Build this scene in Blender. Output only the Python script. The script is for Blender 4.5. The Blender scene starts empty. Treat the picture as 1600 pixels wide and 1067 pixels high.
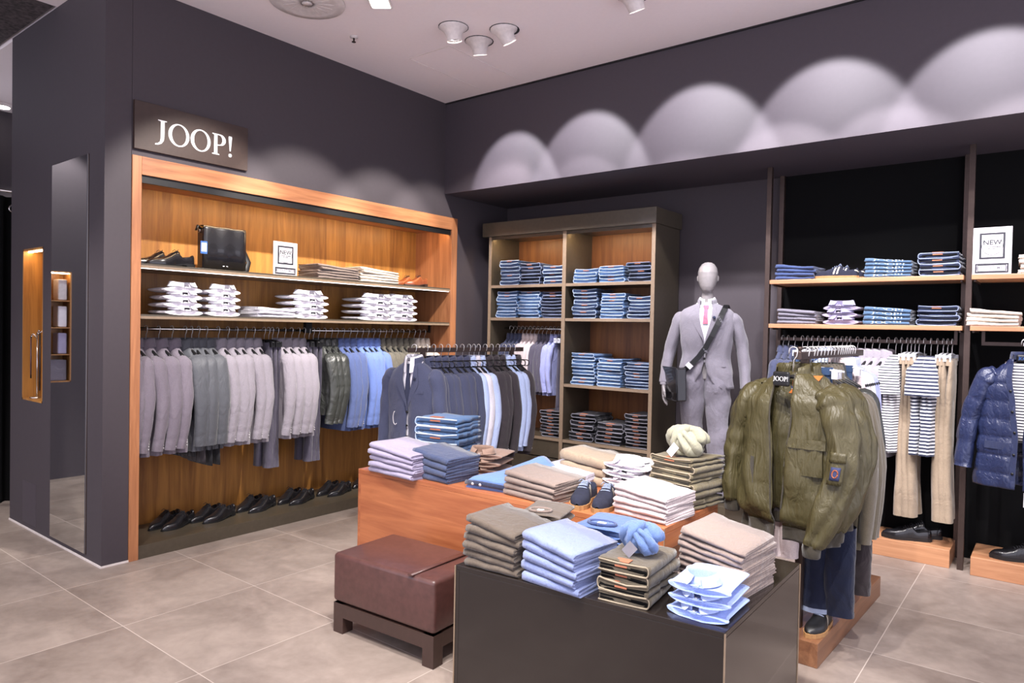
import bpy, math, random
from mathutils import Vector, Matrix, noise
import numpy as np
PI = math.pi
SC = bpy.context.scene
COL = SC.collection

# ---------------------------------------------------------------- camera
CP = Vector((4.823, -5.026, 1.6)); FPX = 1091.4952695520271
def cam_axes(yaw, pit, roll):
    w = Vector((-math.sin(yaw)*math.cos(pit), math.cos(yaw)*math.cos(pit), math.sin(pit)))
    r = Vector((math.cos(yaw), math.sin(yaw), 0)); u = r.cross(w)
    return r*math.cos(roll)+u*math.sin(roll), -r*math.sin(roll)+u*math.cos(roll), w
CR, CU, CW = cam_axes(math.radians(38.08927802), math.radians(-1.0934845), math.radians(1.11848967))
cd = bpy.data.cameras.new('camera'); cam = bpy.data.objects.new('camera', cd); COL.objects.link(cam)
cd.sensor_width = 36; cd.sensor_fit = 'HORIZONTAL'; cd.lens = FPX/1600*36; cd.clip_start = .05
cam.matrix_world = Matrix(((CR.x, CU.x, -CW.x, CP.x), (CR.y, CU.y, -CW.y, CP.y), (CR.z, CU.z, -CW.z, CP.z), (0, 0, 0, 1)))
SC.camera = cam
def ray(x, y): return CR*((x-800)/FPX)+CU*((533.5-y)/FPX)+CW
def at(ax, v, x, y):
    d = ray(x, y); return CP+d*((v-CP[ax])/d[ax])
def F(x, y, z=0): return at(2, z, x, y)      # point of the horizontal plane z
def LX(x, y, X=0): return at(0, X, x, y)
def BY(x, y, Y=0): return at(1, Y, x, y)

# ---------------------------------------------------------------- light and exposure
vs = SC.view_settings
vs.view_transform = 'Standard'; vs.look = 'None'; vs.gamma = 1; vs.use_curve_mapping = False; vs.exposure = 0.0
W = bpy.data.worlds.new('world'); SC.world = W; W.use_nodes = True
W.node_tree.nodes['Background'].inputs[0].default_value = (.86, .84, 1, 1)
W.node_tree.nodes['Background'].inputs[1].default_value = 2.0
def spot(loc, tgt, power, deg, blend=.35, col=(1, .95, .93), rad=.03):
    l = bpy.data.lights.new('spot_lamp', 'SPOT'); l.energy = power; l.spot_size = math.radians(deg); l.spot_blend = blend
    l.color = col; l.shadow_soft_size = rad
    o = bpy.data.objects.new('spot_lamp', l); COL.objects.link(o); o.location = loc
    o.rotation_euler = (Vector(tgt)-Vector(loc)).to_track_quat('-Z', 'Y').to_euler(); return o
LAMPZ = 3.70
# accent spots of the ceiling clusters, washing the bulkhead and the shop-in-shop bays
WASH = [(.86, .3, 50), (1.66, .0, 56), (2.62, .05, 60), (3.55, .05, 58), (4.45, .0, 56)]
for (x, dx, dg) in WASH:
    spot((x+dx*0, -.86, LAMPZ), (x, 0, 2.86), 190, dg, .25, (.97, .95, 1.0))
for x, t, e in ((.9, (.7, .7, 1.4), 120), (1.6, (1.6, .7, 1.3), 120), (2.5, (2.5, .45, 1.3), 120), (3.2, (3.3, .7, 1.3), 150), (3.9, (3.95, .7, 1.3), 170), (4.6, (4.7, .6, 1.2), 150)):
    spot((x, -1.0, LAMPZ), t, e, 48, .3, (1, .95, 1.0))
# spots on the cabinet wall and on the tables and racks
for loc, tgt, e, dg in [((1.8, -2.6, LAMPZ), (-.3, -2.45, 1.75), 420, 46), ((1.8, -1.75, LAMPZ), (-.3, -1.6, 1.75), 400, 46), ((1.75, -.9, LAMPZ), (-.3, -.75, 1.75), 420, 46), ((1.6, -.45, LAMPZ), (-.3, -.1, 1.8), 240, 44),
                        ((1.6, -4.4, LAMPZ), (.9, -3.2, 0), 240, 80), ((.3, -4.9, LAMPZ), (-.3, -4.2, 0), 210, 80),
                        ((2.6, -3.2, LAMPZ), (2.3, -2.4, .6), 280, 64), ((3.3, -3.4, LAMPZ), (2.7, -1.9, .7), 300, 56),
                        ((4.3, -4.1, LAMPZ), (3.7, -2.5, .6), 350, 56), ((3.9, -3.3, LAMPZ), (3.75, -1.4, 1.0), 330, 50),
                        ((5.0, -2.6, LAMPZ), (4.2, -.9, .2), 300, 66), ((2.2, -2.0, LAMPZ), (1.2, -.9, 1.0), 230, 60),
                        ((4.9, -1.6, LAMPZ), (4.3, .7, 1.0), 190, 56), ((3.1, -4.6, LAMPZ), (2.6, -4.0, 0), 280, 84), ((3.7, -4.2, LAMPZ), (3.45, -3.5, 0), 300, 34),
                        ((3.2, -1.5, LAMPZ), (3.3, .6, 1.3), 120, 52), ((-2.6, -3.9, LAMPZ), (-3.1, -3.9, 1.0), 140, 80), ((-3, -2.4, 3.7), (-3.6, -2.0, 1.5), 160, 90)]:
    spot(loc, tgt, e, dg, .45, (1, .94, .88) if tgt[0] < 0 and loc[0] > 0 else (1, .95, .93))

# ---------------------------------------------------------------- materials
MATS = {}
def lin(h):
    h = h.lstrip('#'); c = [int(h[i:i+2], 16)/255 for i in (0, 2, 4)]
    return tuple(x/12.92 if x <= .04045 else ((x+.055)/1.055)**2.4 for x in c)
def newmat(name):
    m = bpy.data.materials.new(name); m.use_nodes = True
    nt = m.node_tree; b = nt.nodes['Principled BSDF']; MATS[name] = m; return m, nt, b
def N(nt, t, **k):
    n = nt.nodes.new(t)
    for a, v in k.items():
        if a in n.inputs: n.inputs[a].default_value = v
        else: setattr(n, a, v)
    return n
def coords(nt, sc, rot=(0, 0, 0), kind='Object'):
    tc = N(nt, 'ShaderNodeTexCoord'); mp = N(nt, 'ShaderNodeMapping')
    mp.inputs['Scale'].default_value = sc; mp.inputs['Rotation'].default_value = rot
    nt.links.new(tc.outputs[kind], mp.inputs['Vector']); return mp.outputs['Vector']
def ramp(nt, fac, stops):
    r = N(nt, 'ShaderNodeValToRGB'); e = r.color_ramp.elements
    while len(e) < len(stops): e.new(.5)
    for i, (p, c) in enumerate(stops): e[i].position = p; e[i].color = (*c, 1)
    nt.links.new(fac, r.inputs[0]); return r.outputs[0]
def bump(nt, b, h, st, dist=.01):
    n = N(nt, 'ShaderNodeBump'); n.inputs['Strength'].default_value = st; n.inputs['Distance'].default_value = dist
    nt.links.new(h, n.inputs['Height']); nt.links.new(n.outputs[0], b.inputs['Normal'])
def plain(name, hexc, rough=.6, metal=0, coat=0, spec=.5, var=0):
    if name in MATS: return MATS[name]
    m, nt, b = newmat(name); c = lin(hexc)
    b.inputs['Base Color'].default_value = (*c, 1); b.inputs['Roughness'].default_value = rough
    b.inputs['Metallic'].default_value = metal; b.inputs['Coat Weight'].default_value = coat
    b.inputs['Specular IOR Level'].default_value = spec
    n = N(nt, 'ShaderNodeTexNoise', Scale=35.0, Detail=3.0)
    nt.links.new(coords(nt, (1, 1, 1)), n.inputs['Vector'])
    k = .08+var
    o = ramp(nt, n.outputs[0], [(.3, tuple(x*(1-k) for x in c)), (.7, tuple(min(1, x*(1+k)) for x in c))])
    nt.links.new(o, b.inputs['Base Color'])
    return m
def cloth(name, hexc, rough=.9, wr=.5, sheen=.25, fleck=.12, stripe=None, spec=.25, wsc=9.0, coat=0, bd=.022, st=(1.3, 1.3, .8)):
    if name in MATS: return MATS[name]
    m, nt, b = newmat(name); c = lin(hexc)
    b.inputs['Roughness'].default_value = rough; b.inputs['Sheen Weight'].default_value = sheen
    b.inputs['Specular IOR Level'].default_value = spec; b.inputs['Coat Weight'].default_value = coat; b.inputs['Coat Roughness'].default_value = .3
    v = coords(nt, (1, 1, 1))
    n1 = N(nt, 'ShaderNodeTexNoise', Scale=260.0, Detail=2.0); nt.links.new(v, n1.inputs['Vector'])
    o = ramp(nt, n1.outputs[0], [(.3, tuple(x*(1-fleck) for x in c)), (.7, tuple(min(1, x*(1+fleck)) for x in c))])
    if stripe:
        period, duty, c2 = stripe
        sp = N(nt, 'ShaderNodeSeparateXYZ'); nt.links.new(v, sp.inputs[0])
        a = N(nt, 'ShaderNodeMath', operation='DIVIDE'); a.inputs[1].default_value = period; nt.links.new(sp.outputs[2], a.inputs[0])
        f = N(nt, 'ShaderNodeMath', operation='FRACT'); nt.links.new(a.outputs[0], f.inputs[0])
        g = N(nt, 'ShaderNodeMath', operation='LESS_THAN'); g.inputs[1].default_value = duty; nt.links.new(f.outputs[0], g.inputs[0])
        mx = N(nt, 'ShaderNodeMix', data_type='RGBA'); nt.links.new(g.outputs[0], mx.inputs[0]); nt.links.new(o, mx.inputs[6])
        mx.inputs[7].default_value = (*lin(c2), 1); o = mx.outputs[2]
    nt.links.new(o, b.inputs['Base Color'])
    n2 = N(nt, 'ShaderNodeTexNoise', Scale=wsc, Detail=3.0, Distortion=1.2); nt.links.new(coords(nt, st), n2.inputs['Vector'])
    bump(nt, b, n2.outputs[0], wr, bd)
    return m
def wood(name, c1, c2, axis='z', scale=1.0, rough=.4, plank=.11, coat=.15):
    m, nt, b = newmat(name); b.inputs['Roughness'].default_value = rough; b.inputs['Coat Weight'].default_value = coat; b.inputs['Coat Roughness'].default_value = .25
    long = {'x': 0, 'y': 1, 'z': 2}[axis]
    sc = [14.0*scale]*3; sc[long] = 1.1*scale
    n = N(nt, 'ShaderNodeTexNoise', Scale=1.0, Detail=6.0, Roughness=.6, Distortion=.9); nt.links.new(coords(nt, sc), n.inputs['Vector'])
    sc2 = [90.0*scale]*3; sc2[long] = 3.0*scale
    n2 = N(nt, 'ShaderNodeTexNoise', Scale=1.0, Detail=3.0); nt.links.new(coords(nt, sc2), n2.inputs['Vector'])
    # veneer leaves: a random tint per strip
    v = coords(nt, (1, 1, 1)); sp = N(nt, 'ShaderNodeSeparateXYZ'); nt.links.new(v, sp.inputs[0])
    cr = {'x': (2, 1), 'y': (2, 0), 'z': (0, 1)}[axis]
    ad = N(nt, 'ShaderNodeMath', operation='ADD'); nt.links.new(sp.outputs[cr[0]], ad.inputs[0]); nt.links.new(sp.outputs[cr[1]], ad.inputs[1])
    dv = N(nt, 'ShaderNodeMath', operation='DIVIDE'); dv.inputs[1].default_value = plank; nt.links.new(ad.outputs[0], dv.inputs[0])
    fl = N(nt, 'ShaderNodeMath', operation='FLOOR'); nt.links.new(dv.outputs[0], fl.inputs[0])
    wn = N(nt, 'ShaderNodeTexWhiteNoise', noise_dimensions='1D'); nt.links.new(fl.outputs[0], wn.inputs['W'])
    m1 = N(nt, 'ShaderNodeMath', operation='MULTIPLY_ADD'); m1.inputs[1].default_value = .16; nt.links.new(wn.outputs[0], m1.inputs[0]); nt.links.new(n.outputs[0], m1.inputs[2])
    m2 = N(nt, 'ShaderNodeMath', operation='MULTIPLY_ADD'); m2.inputs[1].default_value = .22; nt.links.new(n2.outputs[0], m2.inputs[0]); nt.links.new(m1.outputs[0], m2.inputs[2])
    o = ramp(nt, m2.outputs[0], [(.42, lin(c1)), (.92, lin(c2))]); nt.links.new(o, b.inputs['Base Color'])
    bump(nt, b, n2.outputs[0], .08, .002); return m

def make_floor_mat():
    m, nt, b = newmat('floor_tile'); b.inputs['Roughness'].default_value = .38; b.inputs['Specular IOR Level'].default_value = .4
    v = coords(nt, (1, 1, 1)); sp = N(nt, 'ShaderNodeSeparateXYZ'); nt.links.new(v, sp.inputs[0])
    def line(i, off, per):
        a = N(nt, 'ShaderNodeMath', operation='SUBTRACT'); a.inputs[1].default_value = off; nt.links.new(sp.outputs[i], a.inputs[0])
        d = N(nt, 'ShaderNodeMath', operation='DIVIDE'); d.inputs[1].default_value = per; nt.links.new(a.outputs[0], d.inputs[0])
        fl = N(nt, 'ShaderNodeMath', operation='FLOOR'); nt.links.new(d.outputs[0], fl.inputs[0])
        f = N(nt, 'ShaderNodeMath', operation='FRACT'); nt.links.new(d.outputs[0], f.inputs[0])
        g = N(nt, 'ShaderNodeMath', operation='LESS_THAN'); g.inputs[1].default_value = .0055; nt.links.new(f.outputs[0], g.inputs[0])
        return g.outputs[0], fl.outputs[0]
    gx, fx = line(0, .22, .78); gy, fy = line(1, -3.41, .757)
    mxg = N(nt, 'ShaderNodeMath', operation='MAXIMUM'); nt.links.new(gx, mxg.inputs[0]); nt.links.new(gy, mxg.inputs[1])
    cb = N(nt, 'ShaderNodeCombineXYZ'); nt.links.new(fx, cb.inputs[0]); nt.links.new(fy, cb.inputs[1])
    wn = N(nt, 'ShaderNodeTexWhiteNoise', noise_dimensions='3D'); nt.links.new(cb.outputs[0], wn.inputs['Vector'])
    off = N(nt, 'ShaderNodeVectorMath', operation='MULTIPLY_ADD'); off.inputs[1].default_value = (9, 9, 9)
    nt.links.new(wn.outputs['Color'], off.inputs[0]); nt.links.new(v, off.inputs[2])
    n = N(nt, 'ShaderNodeTexNoise', Scale=2.6, Detail=8.0, Roughness=.62, Distortion=.7); nt.links.new(off.outputs[0], n.inputs['Vector'])
    n2 = N(nt, 'ShaderNodeTexNoise', Scale=22.0, Detail=4.0); nt.links.new(off.outputs[0], n2.inputs['Vector'])
    ma = N(nt, 'ShaderNodeMath', operation='MULTIPLY_ADD'); ma.inputs[1].default_value = .25; nt.links.new(n2.outputs[0], ma.inputs[0]); nt.links.new(n.outputs[0], ma.inputs[2])
    mb = N(nt, 'ShaderNodeMath', operation='MULTIPLY_ADD'); mb.inputs[1].default_value = .12; nt.links.new(wn.outputs['Value'], mb.inputs[0]); nt.links.new(ma.outputs[0], mb.inputs[2])
    o = ramp(nt, mb.outputs[0], [(.42, lin('74675f')), (.68, lin('8c7f76')), (.95, lin('a2948a'))])
    mx = N(nt, 'ShaderNodeMix', data_type='RGBA'); nt.links.new(mxg.outputs[0], mx.inputs[0]); nt.links.new(o, mx.inputs[6]); mx.inputs[7].default_value = (*lin('b9ada3'), 1)
    nt.links.new(mx.outputs[2], b.inputs['Base Color'])
    r = N(nt, 'ShaderNodeMapRange'); r.inputs[3].default_value = .3; r.inputs[4].default_value = .5; nt.links.new(n.outputs[0], r.inputs[0]); nt.links.new(r.outputs[0], b.inputs['Roughness'])
make_floor_mat()
plain('paint_dark', '3f383d', .7, var=-.05); plain('paint_bulkhead', '433c43', .62, var=-.05); plain('ceiling_white', 'f6ebea', .9, var=-.07); plain('concrete_dark', '4d4546', .9, var=.5)
plain('black', '0f0f11', .45); plain('black_matte', '0a0a0b', .95, spec=.2); plain('bronze', '4c4438', .32, coat=.2); plain('bronze_edge', '8a7763', .35)
plain('table_black', '221c19', .2, coat=.25, spec=.5); plain('chrome', 'd8d4d0', .18, 1); plain('steel_brown', '4a3d38', .35, .6)
plain('hook_steel', 'dcdad8', .32, .55); plain('white_plastic', 'd9d0cc', .5); plain('paper', 'cbc5c9', .6); plain('ink', '1b1b26', .6); plain('letter_white', 'f1eef0', .5)
plain('sign_brown', '3a2a24', .55); plain('leather_brown', '50332f', .35, coat=.25, var=.08); plain('leather_black', '19181b', .27, coat=.45)
plain('leather_tan', '8c4a2a', .3, coat=.4); plain('bench_wood', '3d2b25', .45); plain('sole_black', '111113', .6); plain('sole_tan', '9c7449', .7)
plain('suede_navy', '171a2c', .95, var=.2); plain('insole_blue', '7fa9c8', .8); plain('insole_grey', 'b8aea6', .8); plain('stripe_cream', 'd6cdbd', .7)
plain('patch_tan', 'a5664b', .7); plain('tag_white', 'e4e2e6', .6); plain('tag_blue', '2f5da8', .6); plain('mannequin_skin', '858080', .38, coat=.15)
plain('clear_plastic', 'd5d6dc', .2); plain('lace_dark', '1c1c22', .8); plain('badge_blue', '2c3357', .8); plain('orange_lining', 'b06020', .8); plain('button_pale', 'c5c2c6', .35)
plain('seam_blue', 'b4c2d4', .9); plain('seam_indigo', '8590a8', .9); plain('seam_grey', '84838c', .9); plain('seam_olive', '9a8d78', .9)
wood('wood_frame_z', '7e4c30', 'c08358', 'z', 1, .42); wood('wood_frame_y', '7e4c30', 'c08358', 'y', 1, .42)
wood('wood_back', '7a4c22', 'bd853f', 'z', 1, .45); wood('wood_back_mid', '6b4025', '9d6638', 'z', 1, .45); wood('wood_back_red', '5c3324', '8d5a3b', 'z', 1, .45)
wood('wood_table', '84442a', 'b9744a', 'x', .8, .35, .16); wood('wood_table_y', '84442a', 'b9744a', 'y', .8, .35, .16)
wood('wood_shelf', '9b6848', 'c9966f', 'x', 1, .4); wood('wood_base', '5e3b28', '8f6446', 'y', 1, .4)
m, nt, b = newmat('mirror'); b.inputs['Metallic'].default_value = 1; b.inputs['Roughness'].default_value = .02; b.inputs['Base Color'].default_value = (.82, .85, .86, 1)
m, nt, b = newmat('led'); b.inputs['Emission Color'].default_value = (1, .93, .95, 1); b.inputs['Emission Strength'].default_value = 3.5
m, nt, b = newmat('led_warm'); b.inputs['Emission Color'].default_value = (1, .72, .4, 1); b.inputs['Emission Strength'].default_value = 40
m, nt, b = newmat('lamp_glow'); b.inputs['Emission Color'].default_value = (1, .95, .92, 1); b.inputs['Emission Strength'].default_value = 14

# ---------------------------------------------------------------- mesh helpers
def lk(keys, z):
    if z <= keys[0][0]: return keys[0][1]
    for (a, va), (b, vb) in zip(keys, keys[1:]):
        if z <= b:
            t = (z-a)/(b-a); t = t*t*(3-2*t) if b-a > .02 else t
            return va+(vb-va)*t
    return keys[-1][1]
def nz(x, y, z): return noise.noise(Vector((x, y, z)))
class MB:
    def __init__(s): s.v = []; s.f = []; s.s = []
    def add(s, vs_, fs, smooth=False):
        k = len(s.v); s.v += [tuple(p) for p in vs_]
        for f in fs: s.f.append(tuple(i+k for i in f)); s.s.append(smooth)
        return s
    def box(s, x0, x1, y0, y1, z0, z1):
        p = [(x, y, z) for z in (z0, z1) for y in (y0, y1) for x in (x0, x1)]
        return s.add(p, [(0, 2, 3, 1), (4, 5, 7, 6), (0, 1, 5, 4), (2, 6, 7, 3), (0, 4, 6, 2), (1, 3, 7, 5)])
    def grid(s, rows, cu=False, caps=False, smooth=True):
        n = len(rows[0]); m = len(rows); vs_ = [p for r in rows for p in r]; fs = []
        for i in range(m-1):
            for j in range(n if cu else n-1):
                a = i*n+j; b_ = i*n+(j+1) % n; fs.append((a, b_, b_+n, a+n))
        s.add(vs_, fs, smooth)
        if caps:
            k = len(s.v)-len(vs_)
            s.f.append(tuple(k+j for j in range(n))[::-1]); s.s.append(False)
            s.f.append(tuple(k+(m-1)*n+j for j in range(n))); s.s.append(False)
        return s
    def tube(s, pts, r, n=8, caps=True, flat=1.0):
        pts = [Vector(p) for p in pts]; rs = r if isinstance(r, (list, tuple)) else [r]*len(pts); rows = []
        up = None
        for i, p in enumerate(pts):
            t = (pts[min(i+1, len(pts)-1)]-pts[max(i-1, 0)]).normalized()
            if up is None: up = Vector((0, 0, 1)) if abs(t.z) < .9 else Vector((0, 1, 0))
            a = t.cross(up).normalized(); b_ = a.cross(t).normalized(); up = b_
            rows.append([p+a*(rs[i]*math.cos(q))+b_*(rs[i]*flat*math.sin(q)) for q in [2*PI*j/n for j in range(n)]])
        return s.grid(rows, True, caps)
    def lathe(s, prof, n=20, cx=0, cy=0, caps=True):
        return s.grid([[(cx+r*math.cos(2*PI*j/n), cy+r*math.sin(2*PI*j/n), z) for j in range(n)] for r, z in prof], True, caps)
    def prism(s, poly, z0, z1):
        n = len(poly); p = [(x, y, z0) for x, y in poly]+[(x, y, z1) for x, y in poly]
        return s.add(p, [tuple(range(n))[::-1], tuple(range(n, 2*n))]+[(i, (i+1) % n, n+(i+1) % n, n+i) for i in range(n)])
    def xf(s, M): s.v = [tuple(M @ Vector(p)) for p in s.v]; return s
    def join(s, o, M=None):
        vv = [tuple(M @ Vector(p)) for p in o.v] if M else o.v; k = len(s.v); s.v += vv
        s.f += [tuple(i+k for i in f) for f in o.f]; s.s += o.s; return s
    def mesh(s, name='m'):
        m = bpy.data.meshes.new(name); m.from_pydata(s.v, [], s.f); m.polygons.foreach_set('use_smooth', s.s); m.update(); return m
def T(x=0, y=0, z=0, rz=0, sx=1, sy=1, sz=1, rx=0, ry=0):
    return Matrix.Translation((x, y, z)) @ Matrix.Rotation(rz, 4, 'Z') @ Matrix.Rotation(ry, 4, 'Y') @ Matrix.Rotation(rx, 4, 'X') @ Matrix.Diagonal((sx, sy, sz, 1))

# ---------------------------------------------------------------- object helpers
LABELS = set()
def meta(o, label, cat, group=None):
    n = len(label.split())
    if not 4 <= n <= 16: print('LABEL LENGTH', n, label)
    if label in LABELS: print('DUPLICATE LABEL', label)
    LABELS.add(label); o['label'] = label; o['category'] = cat
    if group: o['group'] = group
def ob(name, mesh, mat, parent=None, bev=0, label=None):
    if isinstance(mesh, MB): mesh = mesh.mesh(name)
    if not mesh.materials: mesh.materials.append(MATS[mat])
    o = bpy.data.objects.new(name, mesh); COL.objects.link(o)
    if mesh.materials[0] != MATS[mat]:
        o.material_slots[0].link = 'OBJECT'; o.material_slots[0].material = MATS[mat]
    if parent is not None: o.parent = parent
    if bev:
        b_ = o.modifiers.new('bevel', 'BEVEL'); b_.width = bev; b_.segments = 2; b_.limit_method = 'ANGLE'
    if label: o['label'] = label
    return o
def empty(name, label, cat, loc=(0, 0, 0), rz=0, group=None, sc=(1, 1, 1), rot=None):
    o = bpy.data.objects.new(name, None); COL.objects.link(o); o.empty_display_size = .1
    o.location = loc; o.rotation_euler = rot or (0, 0, rz); o.scale = sc
    meta(o, label, cat, group); return o
def single(name, mesh, mat, label, cat, loc=(0, 0, 0), rz=0, group=None, sc=(1, 1, 1), bev=0, rot=None):
    o = ob(name, mesh, mat, None, bev); o.location = loc; o.rotation_euler = rot or (0, 0, rz); o.scale = sc; meta(o, label, cat, group); return o
def struct(name, mb, mat, bev=0, parent=None):
    o = ob(name, mb, mat, parent, bev); o['kind'] = 'structure'; return o
def thing(name, parts, mats, label, cat, loc=(0, 0, 0), rz=0, group=None, sc=(1, 1, 1), rot=None):
    """parts: list of (part name, mesh, material role, [sub-parts]); meshes are shared between copies"""
    root = empty(name, label, cat, loc, rz, group, sc, rot)
    for p in parts:
        c = ob(p[0], p[1], mats.get(p[2], p[2]), root)
        for q in (p[3] if len(p) > 3 else []): ob(q[0], q[1], mats.get(q[2], q[2]), c)
    return root
ORD = ['first', 'second', 'third', 'fourth', 'fifth', 'sixth', 'seventh', 'eighth', 'ninth', 'tenth', 'eleventh', 'twelfth', 'thirteenth', 'fourteenth', 'fifteenth', 'sixteenth', 'seventeenth', 'eighteenth', 'nineteenth', 'twentieth']
def vert_ord(i, n):
    if n == 1: return 'only'
    if i == n-1: return 'topmost'
    if i == 0: return 'lowest'
    return ORD[i]+' from bottom'
def text_mesh(s, size, depth=.001, spacing=1.0, bold=0):
    c = bpy.data.curves.new('txt', 'FONT'); c.body = s; c.size = size; c.extrude = depth; c.align_x = 'CENTER'; c.space_character = spacing; c.resolution_u = 3; c.offset = bold
    o = bpy.data.objects.new('txt', c); COL.objects.link(o); bpy.context.view_layer.update()
    m = bpy.data.meshes.new_from_object(o.evaluated_get(bpy.context.evaluated_depsgraph_get())); bpy.data.objects.remove(o); return m
def outline_mesh(polys, depth):
    c = bpy.data.curves.new('gl', 'CURVE'); c.dimensions = '2D'; c.fill_mode = 'BOTH'; c.extrude = depth
    for p in polys:
        sp = c.splines.new('POLY'); sp.points.add(len(p)-1)
        for i, (x, y) in enumerate(p): sp.points[i].co = (x, y, 0, 1)
        sp.use_cyclic_u = True
    o = bpy.data.objects.new('gl', c); COL.objects.link(o); bpy.context.view_layer.update()
    m = bpy.data.meshes.new_from_object(o.evaluated_get(bpy.context.evaluated_depsgraph_get())); bpy.data.objects.remove(o); return m
def ell(cx, cy, rx, ry, n=32, a0=0, a1=2*PI, end=False):
    return [(cx+rx*math.cos(a0+(a1-a0)*i/n), cy+ry*math.sin(a0+(a1-a0)*i/n)) for i in range(n+(1 if end else 0))]
def logo_polys():
    """the five characters J O O P ! in flared serif capitals, cap height 1, baseline 0, centred"""
    P = []
    J = [(.10, 1), (.50, 1), (.50, .965), (.40, .94), (.39, .3), (.36, .08), (.26, -.06), (.10, -.14), (-.02, -.15), (-.02, -.10), (.10, -.06), (.19, .02), (.22, .16), (.225, .94), (.10, .965)]
    P.append(J)
    for ox in (1.06, 2.10):
        P.append(ell(ox, .49, .49, .52)); P.append(ell(ox+.01, .49, .335, .465)[::-1])
    P.append([(2.68, 1), (3.1, 1)]+ell(3.08, .73, .29, .27, 14, PI/2, -PI/2, True)+[(2.94, .44), (2.94, .06), (3.04, .035), (3.04, 0), (2.68, 0), (2.68, .035), (2.775, .06), (2.775, .94), (2.68, .965)])
    P.append(([(2.94, .95)]+ell(3.04, .725, .15, .225, 12, PI/2, -PI/2, True)+[(2.94, .49)])[::-1])
    P.append([(3.53, 1.02), (3.68, 1.02), (3.70, .95), (3.63, .3), (3.58, .3), (3.51, .95)]); P.append(ell(3.605, .09, .085, .085, 14))
    return [[(x-1.82, y) for x, y in p] for p in P]
LOGO = outline_mesh(logo_polys(), .012)       # unit cap height; scaled where it is used
def logo(parent, loc, h, rot, mat='letter_white', name='lettering', flat=.4):
    o = ob(name, LOGO.copy(), mat, parent); o.location = loc; o.rotation_euler = rot; o.scale = (h, h, h*flat); return o

# ---------------------------------------------------------------- the setting
H = 3.8
struct('floor', MB().box(-5.5, 6.6, -8.5, 1.6, -.1, 0), 'floor_tile')
struct('ceiling', MB().box(-.8, 6.6, -8.5, 0, H, H+.1).box(-5.5, -.0, -3.1, 1.6, H, H+.1), 'ceiling_white')
struct('wall_left', MB().box(-.62, 0, -2.955, .185, 2.69, H).box(-.62, 0, .185, 1.0, 0, H).box(-.75, -.62, -2.955, 1.0, 0, H), 'paint_dark')
# the end of the wall block with its niche
nx0, nx1, nz0, nz1 = -1.46, -1.04, .98, 2.13
struct('wall_left_end', MB().box(-1.72, -.76, -2.9, -2.72, 0, H).box(-1.72, nx0, -3.12, -2.9, 0, H).box(nx1, 0, -3.12, -2.957, 0, H).box(-1.04, -.76, -2.957, -2.9, 0, H)
       .box(nx0, nx1, -3.12, -2.9, 0, nz0).box(nx0, nx1, -3.12, -2.9, nz1, H), 'paint_dark')
struct('wall_bulkhead', MB().box(0, 6.6, 0, 1.12, 2.91, H), 'paint_bulkhead')
struct('wall_back', MB().box(0, 6.6, 1.0, 1.12, 0, 2.91), 'paint_dark')
struct('wall_back_panel', MB().box(2.985, 6.6, .988, 1.0, 0, 2.91), 'black_matte')
struct('wall_far', MB().box(-4.25, -4.08, -3.3, 1.6, 0, H), 'paint_dark')
struct('wall_west', MB().box(-3.25, -3.05, -8.5, -4.05, 0, 3.4).box(-3.25, -3.05, -3.82, -3.3, 0, 3.4).box(-3.25, -3.05, -4.05, -3.82, 0, .97).box(-3.25, -3.05, -4.05, -3.82, 2.08, 3.4).box(-3.42, -3.25, -8.5, -3.3, 0, 3.4), 'paint_dark')
struct('trim_1', MB().box(-1.722, .006, -3.127, -3.12, 0, .012).box(0, .006, -3.12, -2.95, 0, .012), 'white_plastic')
struct('trim_2', MB().box(-1.43, -1.155, -3.1215, -3.12, .045, .36), 'paint_bulkhead')
o = single('ceiling_beam', MB().box(-4, -.8, -6.5, -3.125, 3.82, 4.1), 'concrete_dark', 'dark grey concrete slab hanging over the left wall end', 'beam')
struct('trim_3', MB().box(.55, 1.0, -1.02, -1.015, H-.003, H).box(.55, .553, -1.02, -.15, H-.003, H).box(.998, 1.0, -1.02, -.15, H-.003, H), 'white_plastic')
struct('trim_4', MB().box(0, 6.6, -.012, 0, H-.012, H), 'black')

# niche: lit wood lining with a rack of belts
r = empty('display_niche', 'narrow lit wooden display niche in the dark wall end', 'niche', (nx0, -3.12, nz0))
w_, h_ = nx1-nx0, nz1-nz0
ob('lining', MB().box(0, .015, 0, .22, 0, h_).box(w_-.015, w_, 0, .22, 0, h_).box(0, w_, .205, .22, 0, h_).box(0, w_, 0, .22, 0, .015).box(0, w_, 0, .22, h_-.015, h_), 'wood_back', r)
ob('light_strip', MB().box(.02, w_-.02, .03, .05, h_-.022, h_-.015), 'led_warm', r)
r = empty('belt_stand', 'chrome stand with hanging belts inside the lit niche', 'stand', (BY(58, 600, -3.06).x, -3.06, nz0+.015))
ob('pole', MB().tube([(0, 0, 0), (0, 0, .5)], .006).lathe([(.05, 0), (.05, .008), (.008, .012)]), 'chrome', r)
for i in range(5):
    a = i*1.256; ob('hook', MB().tube([(0, 0, .5-.012*i), (.03*math.cos(a), .03*math.sin(a), .52-.01*i), (.05*math.cos(a), .05*math.sin(a), .51-.01*i)], .005), 'chrome', r)
    ob('belt', MB().tube([(.05*math.cos(a), .05*math.sin(a), .50-.01*i), (.05*math.cos(a), .05*math.sin(a), .06+.03*i)], .012, 6, True, .35), ['black', 'leather_brown', 'white_plastic', 'black', 'leather_brown'][i], r)
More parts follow.
